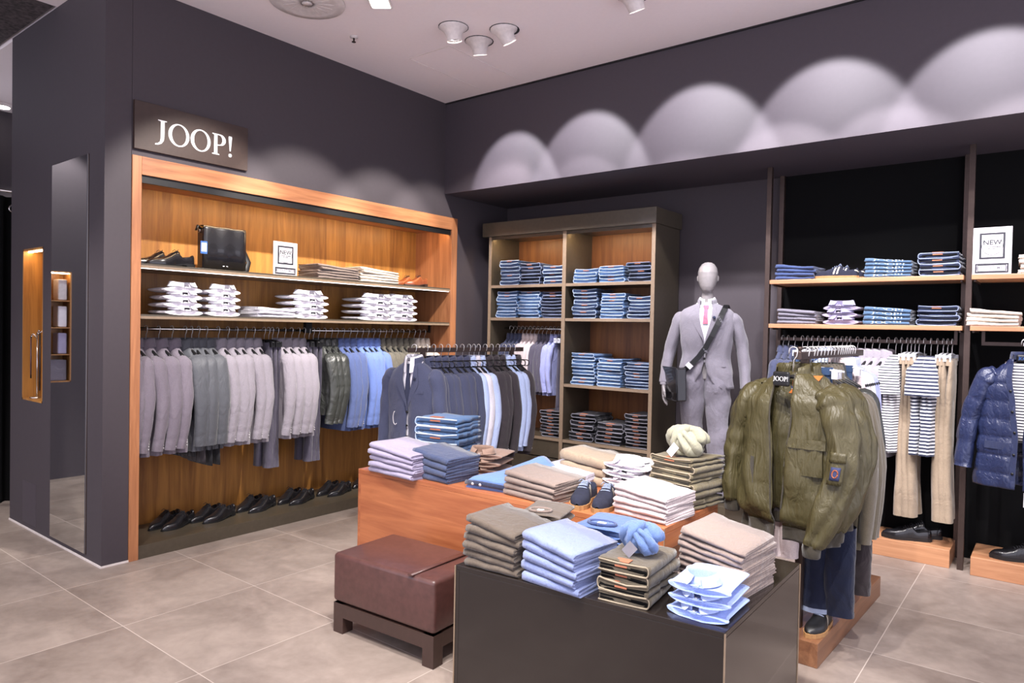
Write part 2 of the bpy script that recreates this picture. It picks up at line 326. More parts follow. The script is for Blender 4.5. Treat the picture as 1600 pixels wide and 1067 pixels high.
# niche in the west wall, seen in the mirror
r = empty('display_niche', 'lit wooden niche with folded shirts reflected in the mirror', 'niche', (-3.05, -4.05, .97))
ob('lining', MB().box(-.2, 0, 0, .012, 0, 1.11).box(-.2, 0, .218, .23, 0, 1.11).box(-.2, -.19, 0, .23, 0, 1.11).box(-.2, 0, 0, .23, 0, .012).box(-.2, 0, 0, .23, 1.098, 1.11).box(-.19, -.01, .01, .22, .27, .28).box(-.19, -.01, .01, .22, .54, .55).box(-.19, -.01, .01, .22, .81, .82), 'wood_back', r)
ob('light_strip', MB().box(-.05, -.03, .02, .21, 1.088, 1.097), 'led_warm', r)
cloth('c_shirtwhite', 'e6e2ea', .85, .35, .2); cloth('c_lilac', 'a9a4c4', .85, .35); cloth('c_greymid', '77727e')
for k, (mt, nm) in enumerate([('c_greymid', 'grey'), ('c_lilac', 'lilac'), ('c_shirtwhite', 'white'), ('paper', 'pale')]):
    single('boxed_shirt', MB().box(-.17, -.03, .03, .11 if k else .2, 0, .21), mt, nm+' boxed shirt standing in the niche reflected by the mirror', 'shirt', (-3.05, -4.05, .983+.27*k-(0 if k == 0 else .0)), bev=.01)

# mirror
r = empty('tall_mirror', 'tall narrow mirror on the end of the dark wall', 'mirror', (-.54, -3.12, 0))
ob('glass', MB().box(-.305, .3, -.012, -.004, .045, 2.69), 'mirror', r)
ob('frame', MB().box(-.31, .305, -.005, 0, .04, 2.695), 'steel_brown', r)

# brand sign
r = empty('brand_sign', 'dark brown sign board with white lettering above the wooden wall cabinet', 'sign', (0, -2.545, 2.89))
ob('board', MB().box(.002, .025, -.405, .405, -.158, .158), 'sign_brown', r, .002)
logo(r, (.0255, .0, -.085), .148, (PI/2, 0, PI/2))

# back room: curtain with eyelets on a rail
r = empty('curtain', 'black curtain with metal eyelets beyond the left wall end', 'curtain', (-2.24, -3.0, 0))
rows = []
for k in range(12):
    z = .02+k*2.62/11; rows.append([(-.05+.035*math.sin(j*1.1)+.0*k, -.18+j*.02, z) for j in range(60)])
ob('drape', MB().grid(rows), 'black_matte', r)
for j in range(6):
    ob('eyelet', MB().tube([(-.03+.0, -.12+j*.17+.028*math.cos(a), 2.54+.028*math.sin(a)) for a in [2*PI*q/12 for q in range(13)]], .007, 6), 'chrome', r)
single('curtain_rail', MB().tube([(-2.24, -3.3, 2.68), (-2.24, -1.8, 2.68)], .012), 'chrome', 'thin metal rail carrying the black curtain at far left', 'rail')
def flushlamp(loc, label):
    r = empty('ceiling_lamp', label, 'ceiling lamp', loc)
    ob('housing', MB().lathe([(.02, 0), (.09, 0), (.09, -.03), (.08, -.035), (.02, -.035)]), 'white_plastic', r)
    ob('glass', MB().lathe([(.0, -.036), (.07, -.036), (.07, -.04), (.0, -.042)], caps=False), 'lamp_glow', r)
flushlamp((-3.78, -2.61, H), 'small round glowing ceiling lamp in the room beyond the curtain')

# ceiling fittings
def trumpet(loc, tilt, az, label, group):
    r = empty('ceiling_spotlight', label, 'ceiling spotlight', loc, group=group)
    prof = [(.105, .0), (.108, -.004), (.1, -.012), (.075, -.03), (.062, -.05), (.056, -.075), (.054, -.1)]
    M = T(0, 0, 0, az) @ T(0, 0, 0, 0, rx=tilt)
    rows = []
    for i, (q, z) in enumerate(prof):
        t = i/(len(prof)-1); row = []
        for j in range(28):
            a = 2*PI*j/28; p = Vector((q*math.cos(a), q*math.sin(a), z)); p2 = M @ p
            p3 = p.lerp(p2, t); row.append((p3.x, p3.y, min(p3.z, 0)))
        rows.append(row)
    ob('housing', MB().grid(rows, True), 'white_plastic', r)
    g = MB().lathe([(.001, -.06), (.05, -.06), (.051, -.09)], caps=False); g.xf(M); ob('reflector', g, 'chrome', r)
    g = MB().lathe([(.001, -.062), (.032, -.062), (.03, -.07), (.001, -.072)], caps=False); g.xf(M); ob('lamp', g, 'lamp_glow', r)
    ob('gap', MB().lathe([(.106, -.001), (.112, -.001), (.112, -.003), (.106, -.003)]), 'black', r)
G1 = 'trio of recessed white ceiling spotlights'
trumpet((1.26, -1.25, H), .15, 0, 'left recessed white spotlight of the trio in the ceiling', G1)
trumpet((1.54, -1.0, H), .5, -.4, 'right recessed white spotlight of the trio in the ceiling', G1)
trumpet((1.25, -.95, H), .3, .4, 'middle recessed white spotlight of the trio, nearest the corner', G1)
trumpet((2.56, -.92, H), .45, -.2, 'recessed white spotlight alone at the top edge of the ceiling', None)
r = empty('air_vent', 'round swirl air diffuser in the white ceiling', 'air vent', (.72, -2.13, H))
ob('rim', MB().lathe([(.17, -.001), (.255, -.001), (.25, -.012), (.19, -.016), (.17, -.012)], 40), 'white_plastic', r)
ob('recess', MB().lathe([(.001, -.002), (.18, -.002), (.18, -.001)], 30, caps=False), 'black', r)
for i in range(16):
    a = 2*PI*i/16; ob('vane', MB().box(.03, .185, -.004, .022, -.014, -.008).xf(T(0, 0, 0, a, rx=.0)), 'white_plastic', r)
ob('hub', MB().lathe([(.001, -.016), (.035, -.016), (.035, -.004)], caps=False), 'white_plastic', r)
r = empty('sprinkler', 'small fire sprinkler head hanging from the white ceiling', 'sprinkler', tuple(F(553, 57, H)))
ob('collar', MB().lathe([(.03, 0), (.03, -.008), (.012, -.014)]), 'white_plastic', r)
ob('head', MB().lathe([(.008, -.01), (.006, -.035), (.016, -.04), (.016, -.044), (.004, -.046)]), 'steel_brown', r)
pz = F(590, -8, H)
r = empty('ceiling_panel_light', 'bright rectangular ceiling light at the top beside the diffuser', 'ceiling lamp', (pz.x, pz.y, H), .67)
ob('frame', MB().box(-.075, .075, -.16, .16, -.02, 0), 'white_plastic', r); ob('panel', MB().box(-.06, .06, -.145, .145, -.023, -.0205), 'lamp_glow', r)

# ---------------------------------------------------------------- wooden wall cabinet on the left
CX = .012
y0, y1, zt = -2.955, .185, 2.69
iy0, iy1, izt, dp = -2.895, .105, 2.57, -.5
SH1, SH2, PL = 1.985, 1.645, .09
r = empty('built_in_cabinet', 'large walnut wall cabinet with two shelves and hanging rail below the sign', 'cabinet', (0, y0, 0))
def rel(mb, o): return mb.xf(Matrix.Translation((-o[0], -o[1], -o[2])))
O = (0, y0, 0)
for nm, a, b_ in (('side_panel', y0, iy0), ('side_panel', iy1, y1)):
    ob(nm, rel(MB().box(dp-.02, CX, a, b_, 0, zt), O), 'wood_frame_z', r, .002)
ob('top_panel', rel(MB().box(dp-.02, CX, iy0, iy1, izt, zt), O), 'wood_frame_y', r, .002)
ob('back_panel', rel(MB().box(dp-.02, dp, iy0, iy1, 0, izt), O), 'wood_back', r)
ob('light_recess', rel(MB().box(-.03, -.005, iy0, iy1, izt-.05, izt), O), 'black', r)
s = ob('light_strip', rel(MB().box(-.06, -.034, iy0+.02, iy1-.02, izt-.012, izt-.002), O), 'led_warm', r)
for zz, led in ((SH1, True), (SH2, False)):
    sh = ob('shelf', rel(MB().box(dp, -.002, iy0, iy1, zz-.03, zz), O), 'bronze', r, .001)
    ob('edge_trim', rel(MB().box(-.003, .001, iy0, iy1, zz-.03, zz-.012), O), 'bronze_edge', sh)
    if led: ob('light_strip', rel(MB().box(-.02, -.008, iy0+.01, iy1-.01, zz-.034, zz-.0305), O), 'led', sh)
ob('plinth', rel(MB().box(dp, .004, iy0, iy1, 0, PL), O), 'bronze', r, .002)
RX, RZ = -.262, 1.545
MID = LX(482, 520, -.25).y
rl = ob('hanging_rail', rel(MB().tube([(RX, iy0, RZ), (RX, MID-.03, RZ)], .011).tube([(RX, MID+.03, RZ), (RX, iy1-.02, RZ)], .011), O), 'chrome', r)
ob('rail_bracket', rel(MB().box(RX-.02, RX+.02, MID-.03, MID+.03, RZ-.02, SH2-.03), O), 'black', rl); ob('rail_bracket', rel(MB().box(RX-.01, RX+.01, iy1-.03, iy1-.015, RZ-.01, SH2-.03), O), 'black', rl)

# ---------------------------------------------------------------- dark jeans cabinet under the bulkhead
JX0, JX1, JY, JM = .17, 2.05, .5, 1.105
JZT = 2.67; J1, J2, J3, J4 = 2.035, 1.705, 1.082, .552
O = (JX0, JY, 0)
r = empty('shelf_cabinet', 'dark bronze two-bay shelf cabinet with walnut back full of jeans', 'cabinet', O)
ob('crown_board', rel(MB().box(JX0-.06, JX1+.02, JY-.04, .98, 2.53, JZT), O), 'bronze', r, .002)
ob('side_panel', rel(MB().box(JX0, JX0+.035, JY, .98, 0, 2.53), O), 'bronze', r, .001, None)
ob('side_panel', rel(MB().box(JX1-.035, JX1, JY, .98, 0, 2.53), O), 'bronze', r, .001)
ob('divider', rel(MB().box(JM-.02, JM+.02, JY, .96, 0, 2.53), O), 'bronze', r, .001)
ob('back_panel', rel(MB().box(JX0+.035, JX1-.035, .96, .98, 0, 2.53), O), 'wood_back_mid', r)
for a, b_, zz in ((JX0+.035, JM-.02, J1), (JX0+.035, JM-.02, J2), (JX0+.035, JM-.02, J4), (JM+.02, JX1-.035, J1), (JM+.02, JX1-.035, J2), (JM+.02, JX1-.035, J3), (JM+.02, JX1-.035, J4)):
    sh = ob('shelf', rel(MB().box(a, b_, JY+.005, .96, zz-.028, zz), O), 'bronze', r, .001)
    ob('edge_trim', rel(MB().box(a, b_, JY+.001, JY+.004, zz-.028, zz), O), 'bronze_edge', sh)
ob('edge_trim', rel(MB().box(JX0, JX0+.035, JY-.004, JY, 0, 2.53).box(JM-.02, JM+.02, JY-.004, JY, 0, 2.53).box(JX1-.035, JX1, JY-.004, JY, 0, 2.53), O), 'bronze_edge', r)
for a, b_ in ((JX0+.035, JM-.02), (JM+.02, JX1-.035)):
    for c0, c1 in ((.36, .52), (.19, .35)):
        ob('drawer', rel(MB().box(a+.004, b_-.004, JY+.012, JY+.4, c0, c1), O), 'bronze', r, .002)
    ob('light_strip', rel(MB().box(a+.02, b_-.02, JY+.022, JY+.06, 2.518, 2.528), O), 'led_warm', r)
ob('front_lip', rel(MB().box(JX0+.035, JX1-.035, JY+.004, JY+.02, 2.50, 2.53), O), 'bronze', r)
ob('hanging_rail', rel(MB().tube([(JX0+.035, .74, 1.6), (JM-.02, .74, 1.6)], .012), O), 'chrome', r)

# ---------------------------------------------------------------- right hand wall system: uprights, shelves, rails, plinths
def upright(x, y, label):
    single('upright_post', MB().box(-.018, .018, -.022, .022, 0, 2.91), 'steel_brown', label, 'upright', (x, y, 0), group='uprights of the right wall shelving', bev=.001)
upright(2.985, .60, 'front brown steel upright nearest the mannequin')
upright(4.325, .66, 'front brown steel upright between the two right bays')
upright(2.97, .965, 'rear brown steel upright against the wall nearest the mannequin')
upright(4.27, .965, 'rear brown steel upright against the wall between the right bays')
RY = .60; R1, R2 = 2.02, 1.675
def wshelf(x0, x1, z, label):
    r = empty('shelf_unit', label, 'shelf', ((x0+x1)/2, .78, z), group='walnut shelves of the right wall')
    w_ = (x1-x0)/2
    ob('board', MB().box(-w_, w_, -.2, .2, -.032, 0), 'wood_shelf', r, .002)
    [ob('bracket', MB().box(a_, a_+.012, -.16, .19, -.045, -.032), 'steel_brown', r) for a_ in (-w_+.01, w_-.022)]
wshelf(3.005, 4.3, R1, 'upper walnut shelf of the wide right bay with navy clothes')
wshelf(3.005, 4.3, R2, 'lower walnut shelf of the wide right bay above the rail')
wshelf(4.345, 5.6, R1, 'upper walnut shelf at the right edge carrying the notice')
wshelf(4.345, 5.6, R2, 'lower walnut shelf at the right edge with beige clothes')
RR = 1.56
def wrail(x0, x1, label):
    r = empty('hanging_rail', label, 'clothes rail', ((x0+x1)/2, .75, RR), group='flat bar rails of the right wall'); w_ = (x1-x0)/2
    ob('bar', MB().box(-w_, w_, -.008, .008, -.016, .01), 'steel_brown', r, .001)
    [ob('bracket', MB().box(a_, a_+.02, -.01, .01, .01, R2-.032-RR), 'steel_brown', r) for a_ in (-w_, w_-.02)]
wrail(3.03, 4.26, 'flat metal hanging rail under the shelves of the wide right bay')
wrail(4.40, 5.5, 'flat metal hanging rail at right edge carrying the navy quilted jacket')
single('display_plinth', MB().box(-.62, .62, -.18, .18, 0, .125), 'wood_shelf', 'low walnut plinth with black shoes under the wide right bay', 'plinth', (3.66, .93-.0, 0), bev=.003).location = (3.645, .805, 0)
single('display_plinth', MB().box(-.6, .6, -.2, .2, 0, .125), 'wood_shelf', 'low walnut plinth at right edge below the quilted jacket', 'plinth', (4.99, .77, 0), bev=.003)
single('mannequin_podium', MB().box(-.3, .3, -.26, .26, 0, .235), 'bronze', 'dark podium hidden under the suited mannequin beside the cabinet', 'podium', (2.5, .55, 0), bev=.004)

# ---------------------------------------------------------------- the two display tables and the bench
TO, TB = .70, .615
A, B_, C_ = F(560, 732, TO), F(1038, 826, TO), F(1122, 784, TO)
r = empty('display_table', 'walnut box display table carrying trousers, sneakers and white shirts', 'table', (2.4, -1.8, 0))
P1 = Vector((A.x, A.y)); P2 = Vector((B_.x, B_.y)); P3 = Vector((C_.x+.0, C_.y)); P4 = P1+(P3-P2)
cc = Vector((2.4, -1.8)); q = [p-cc for p in (P1, P2, P3, P4)]
def panel(a, b_, th, z0, z1):
    d = (b_-a).normalized(); n = Vector((-d.y, d.x))*th
    return MB().prism([tuple(a), tuple(b_), tuple(b_+n), tuple(a+n)], z0, z1)
ob('top_panel', MB().prism([tuple(p) for p in q], TO-.028, TO), 'wood_table', r, .002)
ob('front_panel', panel(q[0], q[1], .024, 0, TO-.0285), 'wood_table', r, .002)
ob('side_panel', panel(q[1], q[2], .024, 0, TO-.0285), 'wood_table_y', r, .002)
ob('back_panel', panel(q[2], q[3], .024, 0, TO-.0285), 'wood_table', r, .002)
ob('side_panel', panel(q[3], q[0], .024, 0, TO-.0285), 'wood_table_y', r, .002)
cn = q[1]; ob('corner_trim', MB().box(cn.x-.001, cn.x+.003, cn.y-.003, cn.y+.001, 0, TO-.002), 'bronze_edge', r)
TA, TC, TD = F(712, 882, TB), F(1133, 989, TB), F(1250, 880, TB)
a = Vector((TA.x, TA.y)); b_ = Vector((TC.x, TC.y)); c = Vector((TD.x, TD.y))
yb = P2.y-.012                       # the table's back left part ends at the walnut table
poly = [a, b_, c, Vector((P2.x+.03, c.y+.0)), Vector((P2.x+.03, yb)), Vector((a.x+.0, yb-.02))]
cc = Vector((3.4, -2.5)); q2 = [p-cc for p in poly]
r = empty('display_table', 'low glossy dark brown display table in front with folded clothes', 'table', (cc.x, cc.y, 0))
ob('top_panel', MB().prism([tuple(p) for p in q2], TB-.02, TB), 'table_black', r, .0015)
ob('front_panel', panel(q2[0], q2[1], .02, 0, TB-.0205), 'table_black', r, .001)
ob('side_panel', panel(q2[1], q2[2], .02, 0, TB-.0205), 'table_black', r, .001)
ob('side_panel', panel(q2[5]+Vector((0, -.002)), q2[0], .02, 0, TB-.0205), 'table_black', r, .001)
cn = q2[1]; ob('corner_trim', MB().box(cn.x-.002, cn.x+.003, cn.y-.003, cn.y+.002, 0, TB-.004), 'bronze_edge', r)
cn = q2[0]; ob('corner_trim', MB().box(cn.x-.003, cn.x+.002, cn.y-.003, cn.y+.002, 0, TB-.004), 'bronze_edge', r)
cn = q2[2]; ob('corner_trim', MB().box(cn.x-.002, cn.x+.003, cn.y-.003, cn.y+.003, 0, TB-.004), 'bronze_edge', r)
# bench
r = empty('bench', 'brown leather upholstered bench on dark wooden frame before the walnut table', 'bench', (2.21, -2.5, 0), .055)
bx, by = .345, .215
for i, (sx, sy) in enumerate(((-1, -1), (1, -1), (1, 1), (-1, 1))):
    x_, y_ = sx*(bx-.035), sy*(by-.035)
    ob('leg', MB().box(x_-.035, x_+.035, y_-.035, y_+.035, 0, .155), 'bench_wood', r, .002)
ob('frame', MB().box(-bx, bx, -by, -by+.07, .085, .155).box(-bx, bx, by-.07, by, .085, .155).box(-bx, -bx+.07, -by+.07, by-.07, .085, .155).box(bx-.07, bx, -by+.07, by-.07, .085, .155).xf(T(sx=.999, sy=.999)), 'bench_wood', r)
o = ob('seat', MB().box(-bx-.005, bx+.005, -by-.005, by+.005, .162, .415), 'leather_brown', r, .022); o.modifiers['bevel'].segments = 5
for f_ in o.data.polygons: f_.use_smooth = True
o.data.update()
ob('seam_flap', MB().tube([(.20, -by-.012, .417), (.205, -.05, .421), (.212, by+.0, .421)], [.017, .02, .02], 8, True, .3), 'leather_brown', r)

# ---------------------------------------------------------------- cloth colours
for n_, c_, k_ in [('c_blazer_mauve', '756d77', {}), ('c_blazer_grey', '88828a', {}), ('c_blazer_char', '4a4c52', dict(rough=.6, spec=.5)), ('c_blazer_black', '1d1c20', {}),
        ('c_blazer_blue', '55638f', {}), ('c_blazer_lightblue', '6a80bd', {}), ('c_leather', '3b3d3a', dict(rough=.38, spec=.6, wr=1.0, sheen=0)), ('c_olivegrey', '6c675c', {}),
        ('c_navy', '3f445c', {}), ('c_navy_deep', '2a2f47', {}), ('c_charbrown', '3b3539', {}), ('c_paleblue', 'b6c6ea', dict(rough=.8)), ('c_skyblue', '8fa5dc', {}),
        ('c_white', 'dedbe3', dict(rough=.8)), ('c_cream', 'cfc3b5', {}), ('c_beige', '988773', {}), ('c_taupe', '9b8d80', {}), ('c_greybrown', '807169', {}), ('c_darktaupe', '5b5147', {}),
        ('c_olivestack', '6f6650', {}), ('c_lavender', '9c94ac', {}), ('c_navysweater', '414b68', {}), ('c_bluechino', '7b87b0', {}), ('c_bluepants', '6480b8', {}), ('c_bluesweater', '4c6496', {}),
        ('c_pinkwhite', 'c6b8b8', {}), ('c_lightgrey', 'aaa9b8', {}), ('c_brownshirt', '846c5f', {}), ('c_scarf', '969480', {}), ('c_scarfblue', '6179a6', {}), ('c_shirtblue', 'a5baf0', dict(rough=.75)),
        ('c_olive', '474128', dict(rough=.46, spec=.42, wr=.65, sheen=.0, wsc=12.0, bd=.018, st=(2.2, 2.2, .6))), ('c_olivedark', '38332a', dict(rough=.9)), ('c_oliveblazer', '5d5546', {}), ('c_suit', '7b7780', dict(wr=.3)), ('c_suitpants', '76727c', dict(wr=.6)),
        ('c_puffer', '222a49', dict(rough=.36, spec=.55, sheen=.0, wr=.8, wsc=26.0, bd=.009)), ('c_puffertrim', '262d4a', {}), ('c_tie', 'b8405f', dict(stripe=(.012, .3, 'd9a0b0'))), ('c_petrol', '47607c', {}), ('c_navytee', '3b4a73', {}),
        ('c_greysweater', '73707c', dict(fleck=.35)), ('c_tee_striped', 'e4e2e6', dict(stripe=(.019, .42, '20222f'))), ('c_tee_navystripe', '2a2f45', dict(stripe=(.024, .42, 'dcdde2'))), ('c_brownwool', '4a3a38', {}),
        ('j_deep', '131a30', {}), ('c_darkbrown', '2d2628', {}), ('j_light', '4c6a92', dict(rough=.95)), ('j_mid', '334869', {}), ('j_indigo', '252d45', {}), ('j_black', '222229', {}), ('j_olive', '5b5345', {}), ('c_navysuit', '43475e', dict(wr=.3)), ('c_lilacshirt', '9aa0d0', {}), ('c_darkgrey_tr', '504c5a', {})]:
    cloth(n_, c_, **{**dict(wr=.5), **k_})

# ---------------------------------------------------------------- garment builders
def sring(w, d, z, n, p=2.4, a0=0, a1=2*PI, cx=0, cy=0, closed=True):
    out = []
    for j in range(n):
        a = a0+(a1-a0)*j/(n if closed else n-1)
        c, s_ = math.cos(a), math.sin(a)
        out.append([cx+w*math.copysign(abs(s_)**(2/p), s_), cy-d*math.copysign(abs(c)**(2/p), c), z])
    return out
def torso(wk, dk, L, seed, n=30, m=26, gap=None, amp=.006, folds=9, puff=None, p=2.4, back=0.0):
    """garment body hanging below z=0; front faces -y; gap(s) opens the front by that half width"""
    rows = []
    for i in range(m+1):
        t = i/m; s_ = L*(t**1.0) if i > 4 else L*(i/m)*(.55+.1125*i)
        w, d = lk(wk, s_), lk(dk, s_)
        g = gap(s_) if gap else None
        if g is None: ring = sring(w, d, -s_, n, p)
        else:
            o = max(.02, math.asin(min(.95, (g/w)))**(p/2)*1.0); ring = sring(w, d, -s_, n, p, o, 2*PI-o, closed=False)
        for j, q in enumerate(ring):
            u = j/n; f = min(1, s_/.12)
            k = amp*f*(.35+t)*(math.sin(folds*2*PI*u+seed*7+2.2*math.sin(s_*7+seed)+nz(q[0]*6, s_*3, seed)*4))
            k += amp*1.3*f*nz(q[0]*11+seed*3, q[1]*11, s_*9)
            if puff: k += puff(s_, q)
            l = math.hypot(q[0], q[1]*3)+1e-6
            q[0] += k*q[0]/l*.8; q[1] += k*q[1]*3/l
        rows.append(ring)
    mb = MB().grid(rows, gap is None, False)
    return mb, rows
def limb(path, rad, seed, n=14, m=20, amp=.004, flat=.8, close_end=False, fold=0, puff=None):
    pts = []
    P = [Vector(p) for p in path]; K = len(P)-1
    for i in range(m+1):
        t = i/m*K; k = min(int(t), K-1); f = t-k
        p0, p1, p2, p3 = P[max(k-1, 0)], P[k], P[k+1], P[min(k+2, K)]
        pts.append(.5*((2*p1)+(-p0+p2)*f+(2*p0-5*p1+4*p2-p3)*f*f+(-p0+3*p1-3*p2+p3)*f**3))
    rows = []
    for i, p in enumerate(pts):
        t = i/m; r_ = lk(rad, t); tn = (pts[min(i+1, m)]-pts[max(i-1, 0)]).normalized()
        a = Vector((1, 0, 0)); a = (a-tn*a.dot(tn)).normalized(); b_ = tn.cross(a).normalized(); row = []
        for j in range(n):
            q = 2*PI*j/n
            k = 1+amp/max(r_, .01)*(math.sin(3*q+seed*5+t*fold)*.7+1.6*nz(math.cos(q)*2+seed, math.sin(q)*2, t*7)+(.9*math.sin(t*26+seed+2*math.sin(q)) if .3 < t < .8 else 0)*.5)
            if puff: k += puff(t)
            row.append(p+a*(r_*k*math.cos(q)*flat)+b_*(r_*k*math.sin(q)))
        rows.append(row)
    mb = MB().grid(rows, True, False)
    if close_end:
        c = pts[-1]; e = rows[-1]; mb.grid([e, [c+(Vector(q)-c)*.7 - (pts[-1]-pts[-2])*.3 for q in e], [c-(pts[-1]-pts[-2])*1.2]*n], True)
    return mb
def hanger(wide=.155, kind='black'):
    """origin on the rail; hook up over the rail, shoulders at z=-.1 .. -.15"""
    pts = [(-.024, 0, -.012)]+[(-.022*math.cos(a), 0, .006+.018*math.sin(a)) for a in [PI*k/8 for k in range(9)]]+[(.018, 0, -.02), (.004, 0, -.04), (0, 0, -.1)]
    hook = MB().tube(pts, .0028, 6)
    rows = []
    for k in range(21):
        t = -1+k/10; x = wide*t; z = -.122-.07*abs(t)**1.4; rows.append([(x, .012*math.cos(q)+.006*abs(t)**2, z+.010*math.sin(q)*(1-.2*abs(t))) for q in [2*PI*j/8 for j in range(8)]])
    bar = MB().grid(rows, True, True)
    return hook, bar
def collar_band(w, d, h, z, seed=0, flare=.012, gap=.02, th=True, n=24, drop=.0):
    o = math.asin(min(.9, gap/w)); rows = []
    for k, (dz, e) in enumerate([(0, 0), (h*.5, .001), (h, .0), (h*1.02, .004), (h*.6, flare*.7), (-h*.15-drop*.5, flare), (-h*.3-drop, flare*1.15)]):
        rg = sring(w+e, d+e, z+dz, n, 2, o, 2*PI-o, closed=False)
        for q in rg:
            fr = max(0, -q[1]/d); q[2] -= fr*h*.45 if k < 5 else fr*h*.75
        rows.append(rg)
    return MB().grid(rows)
def jacket_parts(seed, L=.775, W=.2, D=.05, sl=.64, sw=.052, flare=.02, fwd=.03, cuff=True, amp=.006, style='blazer'):
    wk = [(0, .05), (.012, .064), (.04, .09), (.08, .125), (.12, .16), (.155, W*.95), (.19, W), (.3, W*.98), (.45, W*.92), (L, W*1.04)]
    dk = [(0, .04), (.03, D*.8), (.1, D), (.4, D*.9), (L, D*1.05)]
    if style == 'leather': wk[-1] = (L, W*.93)
    z0 = -.1
    M = T(0, 0, z0)
    body, rows = torso(wk, dk, L, seed, amp=amp); body.xf(M)
    parts = []
    cw = [('cuff_buttons', None, 'button_pale')]
    subs = []
    col = collar_band(.062, D*.95, .04, -.004, flare=.016, gap=.03, drop=.012).xf(M)
    parts.append(('body', body.mesh(), 'main')); parts.append(('collar', col.mesh(), 'collar'))
    random.seed(seed)
    for sx in (-1, 1):
        e = flare+random.uniform(-.012, .012); ry = random.uniform(-.012, .012)
        path = [(sx*(W-.075), 0, z0-.105), (sx*(W-.018), 0, z0-.165), (sx*(W+.012+e*.5), .004+ry, z0-.12-sl*.5), (sx*(W+.01+e*.35), -fwd+ry, z0-.1-sl)]
        m_ = limb(path, [(0, sw*.4), (.1, sw*.75), (.28, sw*1.08), (.5, sw), (1, sw*.72)], seed+sx, flat=.72, amp=.0045)
        sub = []
        if cuff:
            b = MB()
            for k in range(4): b.join(MB().lathe([(.0005, 0), (.006, .001), (.006, .005), (.0005, .006)], 8, caps=False), T(sx*(W+.01+e*.36+sw*.30), -fwd+ry+sw*.62, z0-.1-sl+.02+k*.019, rx=-PI/2*.8))
            sub.append(('cuff_buttons', b.mesh(), 'button'))
        parts.append(('sleeve', m_.mesh(), 'main', sub))
    return parts
def short_parts(seed, L=.68, W=.2, D=.035):
    wk = [(0, .06), (.02, .12), (.05, .17), (.09, W), (.3, W*.96), (L, W)]; dk = [(0, .02), (.05, D), (L, D)]
    body, rows = torso(wk, dk, L, seed, amp=.008, folds=7); body.xf(T(0, 0, -.1)); parts = [('body', body.mesh(), 'main')]
    for sx in (-1, 1):
        path = [(sx*(W-.06), 0, -.17), (sx*(W-.015), 0, -.21), (sx*(W+.004), -.005, -.29), (sx*(W+.008), -.01, -.37)]
        parts.append(('sleeve', limb(path, [(0, .025), (.3, .05), (1, .060)], seed+sx, flat=.5, amp=.004).mesh(), 'main'))
    return parts
def pants_parts(seed, L=1.0, W=.095, D=.022, clip=True):
    """trousers hung by the waist: two flattened legs below a waistband"""
    parts = []
    for sx in (-1, 1):
        rows = []
        for i in range(25):
            t = i/24; z = -.11-L*t; w = W*(1.0-.18*t)+(.012 if t < .25 else 0); cx = sx*(.05+.012*t); cy = .008*math.sin(t*5+seed)+sx*.006
            rg = sring(w*.62 if t > .25 else w*.64, D*(.8+.5*t)*(1+.15*math.sin(seed+t*3)), z, 16, 2.2, cx=cx, cy=cy)
            for q in rg: q[0] += .006*nz(q[1]*20, z*5, seed); q[1] += .007*nz(q[0]*14+seed, z*4, 3)
            rows.append(rg)
        parts.append(('trouser_leg', MB().grid(rows, True).mesh(), 'main'))
    wb = []
    for z in (-.10, -.115, -.14, -.145): wb.append(sring(.122, D*.95, z, 24, 2.4))
    parts.insert(0, ('waistband', MB().grid(wb, True).mesh(), 'main'))
    return parts
def clip_hanger():
    hook, _ = hanger()
    bar = MB().tube([(-.15, 0, -.10), (-.05, 0, -.085), (0, 0, -.08), (.05, 0, -.085), (.15, 0, -.10)], .006, 6)
    return hook, bar, [MB().box(sx*.12-.014, sx*.12+.014, -.016, .016, -.135, -.09) for sx in (-1, 1)]
HK, HB = hanger(); HKm, HBm = HK.mesh('hook'), HB.mesh('bar')
_, CB_, CC_ = clip_hanger(); CBm, CCm = CB_.mesh('clipbar'), [c.mesh('clip') for c in CC_]
def put_hanger(loc, rz, label, clip=False, group=None, bar='black', cm='clear_plastic'):
    if not clip and 'centre rack' in label: return thing('clothes_hanger', [('hook', HKm, 'hook_steel'), ('bar', HBm, bar), ('trouser_bar', UB, 'black')], {}, label, 'hanger', loc, rz, group)
    if clip:
        return thing('clip_hanger', [('hook', HKm, 'hook_steel'), ('bar', CBm, cm, [('clip', CCm[0], cm), ('clip', CCm[1], cm)])], {}, label, 'hanger', loc, rz, group)
    return thing('clothes_hanger', [('hook', HKm, 'hook_steel'), ('bar', HBm, bar)], {}, label, 'hanger', loc, rz, group)
PROTO = {}
for v in range(3):
    PROTO['blazer', v] = jacket_parts(11+v)
    PROTO['parka', v] = jacket_parts(21+v, L=.78, W=.2, D=.062, sl=.64, sw=.06, amp=.011, cuff=False, fwd=.0)
    PROTO['leather', v] = jacket_parts(31+v, L=.62, W=.21, D=.05, sl=.59, sw=.055, amp=.010, cuff=False, style='leather', fwd=.05)
    PROTO['shirt', v] = jacket_parts(41+v, L=.72, W=.205, D=.032, sl=.58, sw=.044, amp=.008, cuff=False, flare=.02)
    PROTO['tee', v] = short_parts(51+v)
    PROTO['pants', v] = pants_parts(61+v)
UB = MB().tube([(.0, -.016, -.105), (.10, -.016, -.10), (.185, -.016, -.10), (.205, -.016, -.112), (.205, -.016, -.135), (.185, -.016, -.147), (.02, -.016, -.147)], .0042, 6).mesh('trouser_bar')
CNT = {}
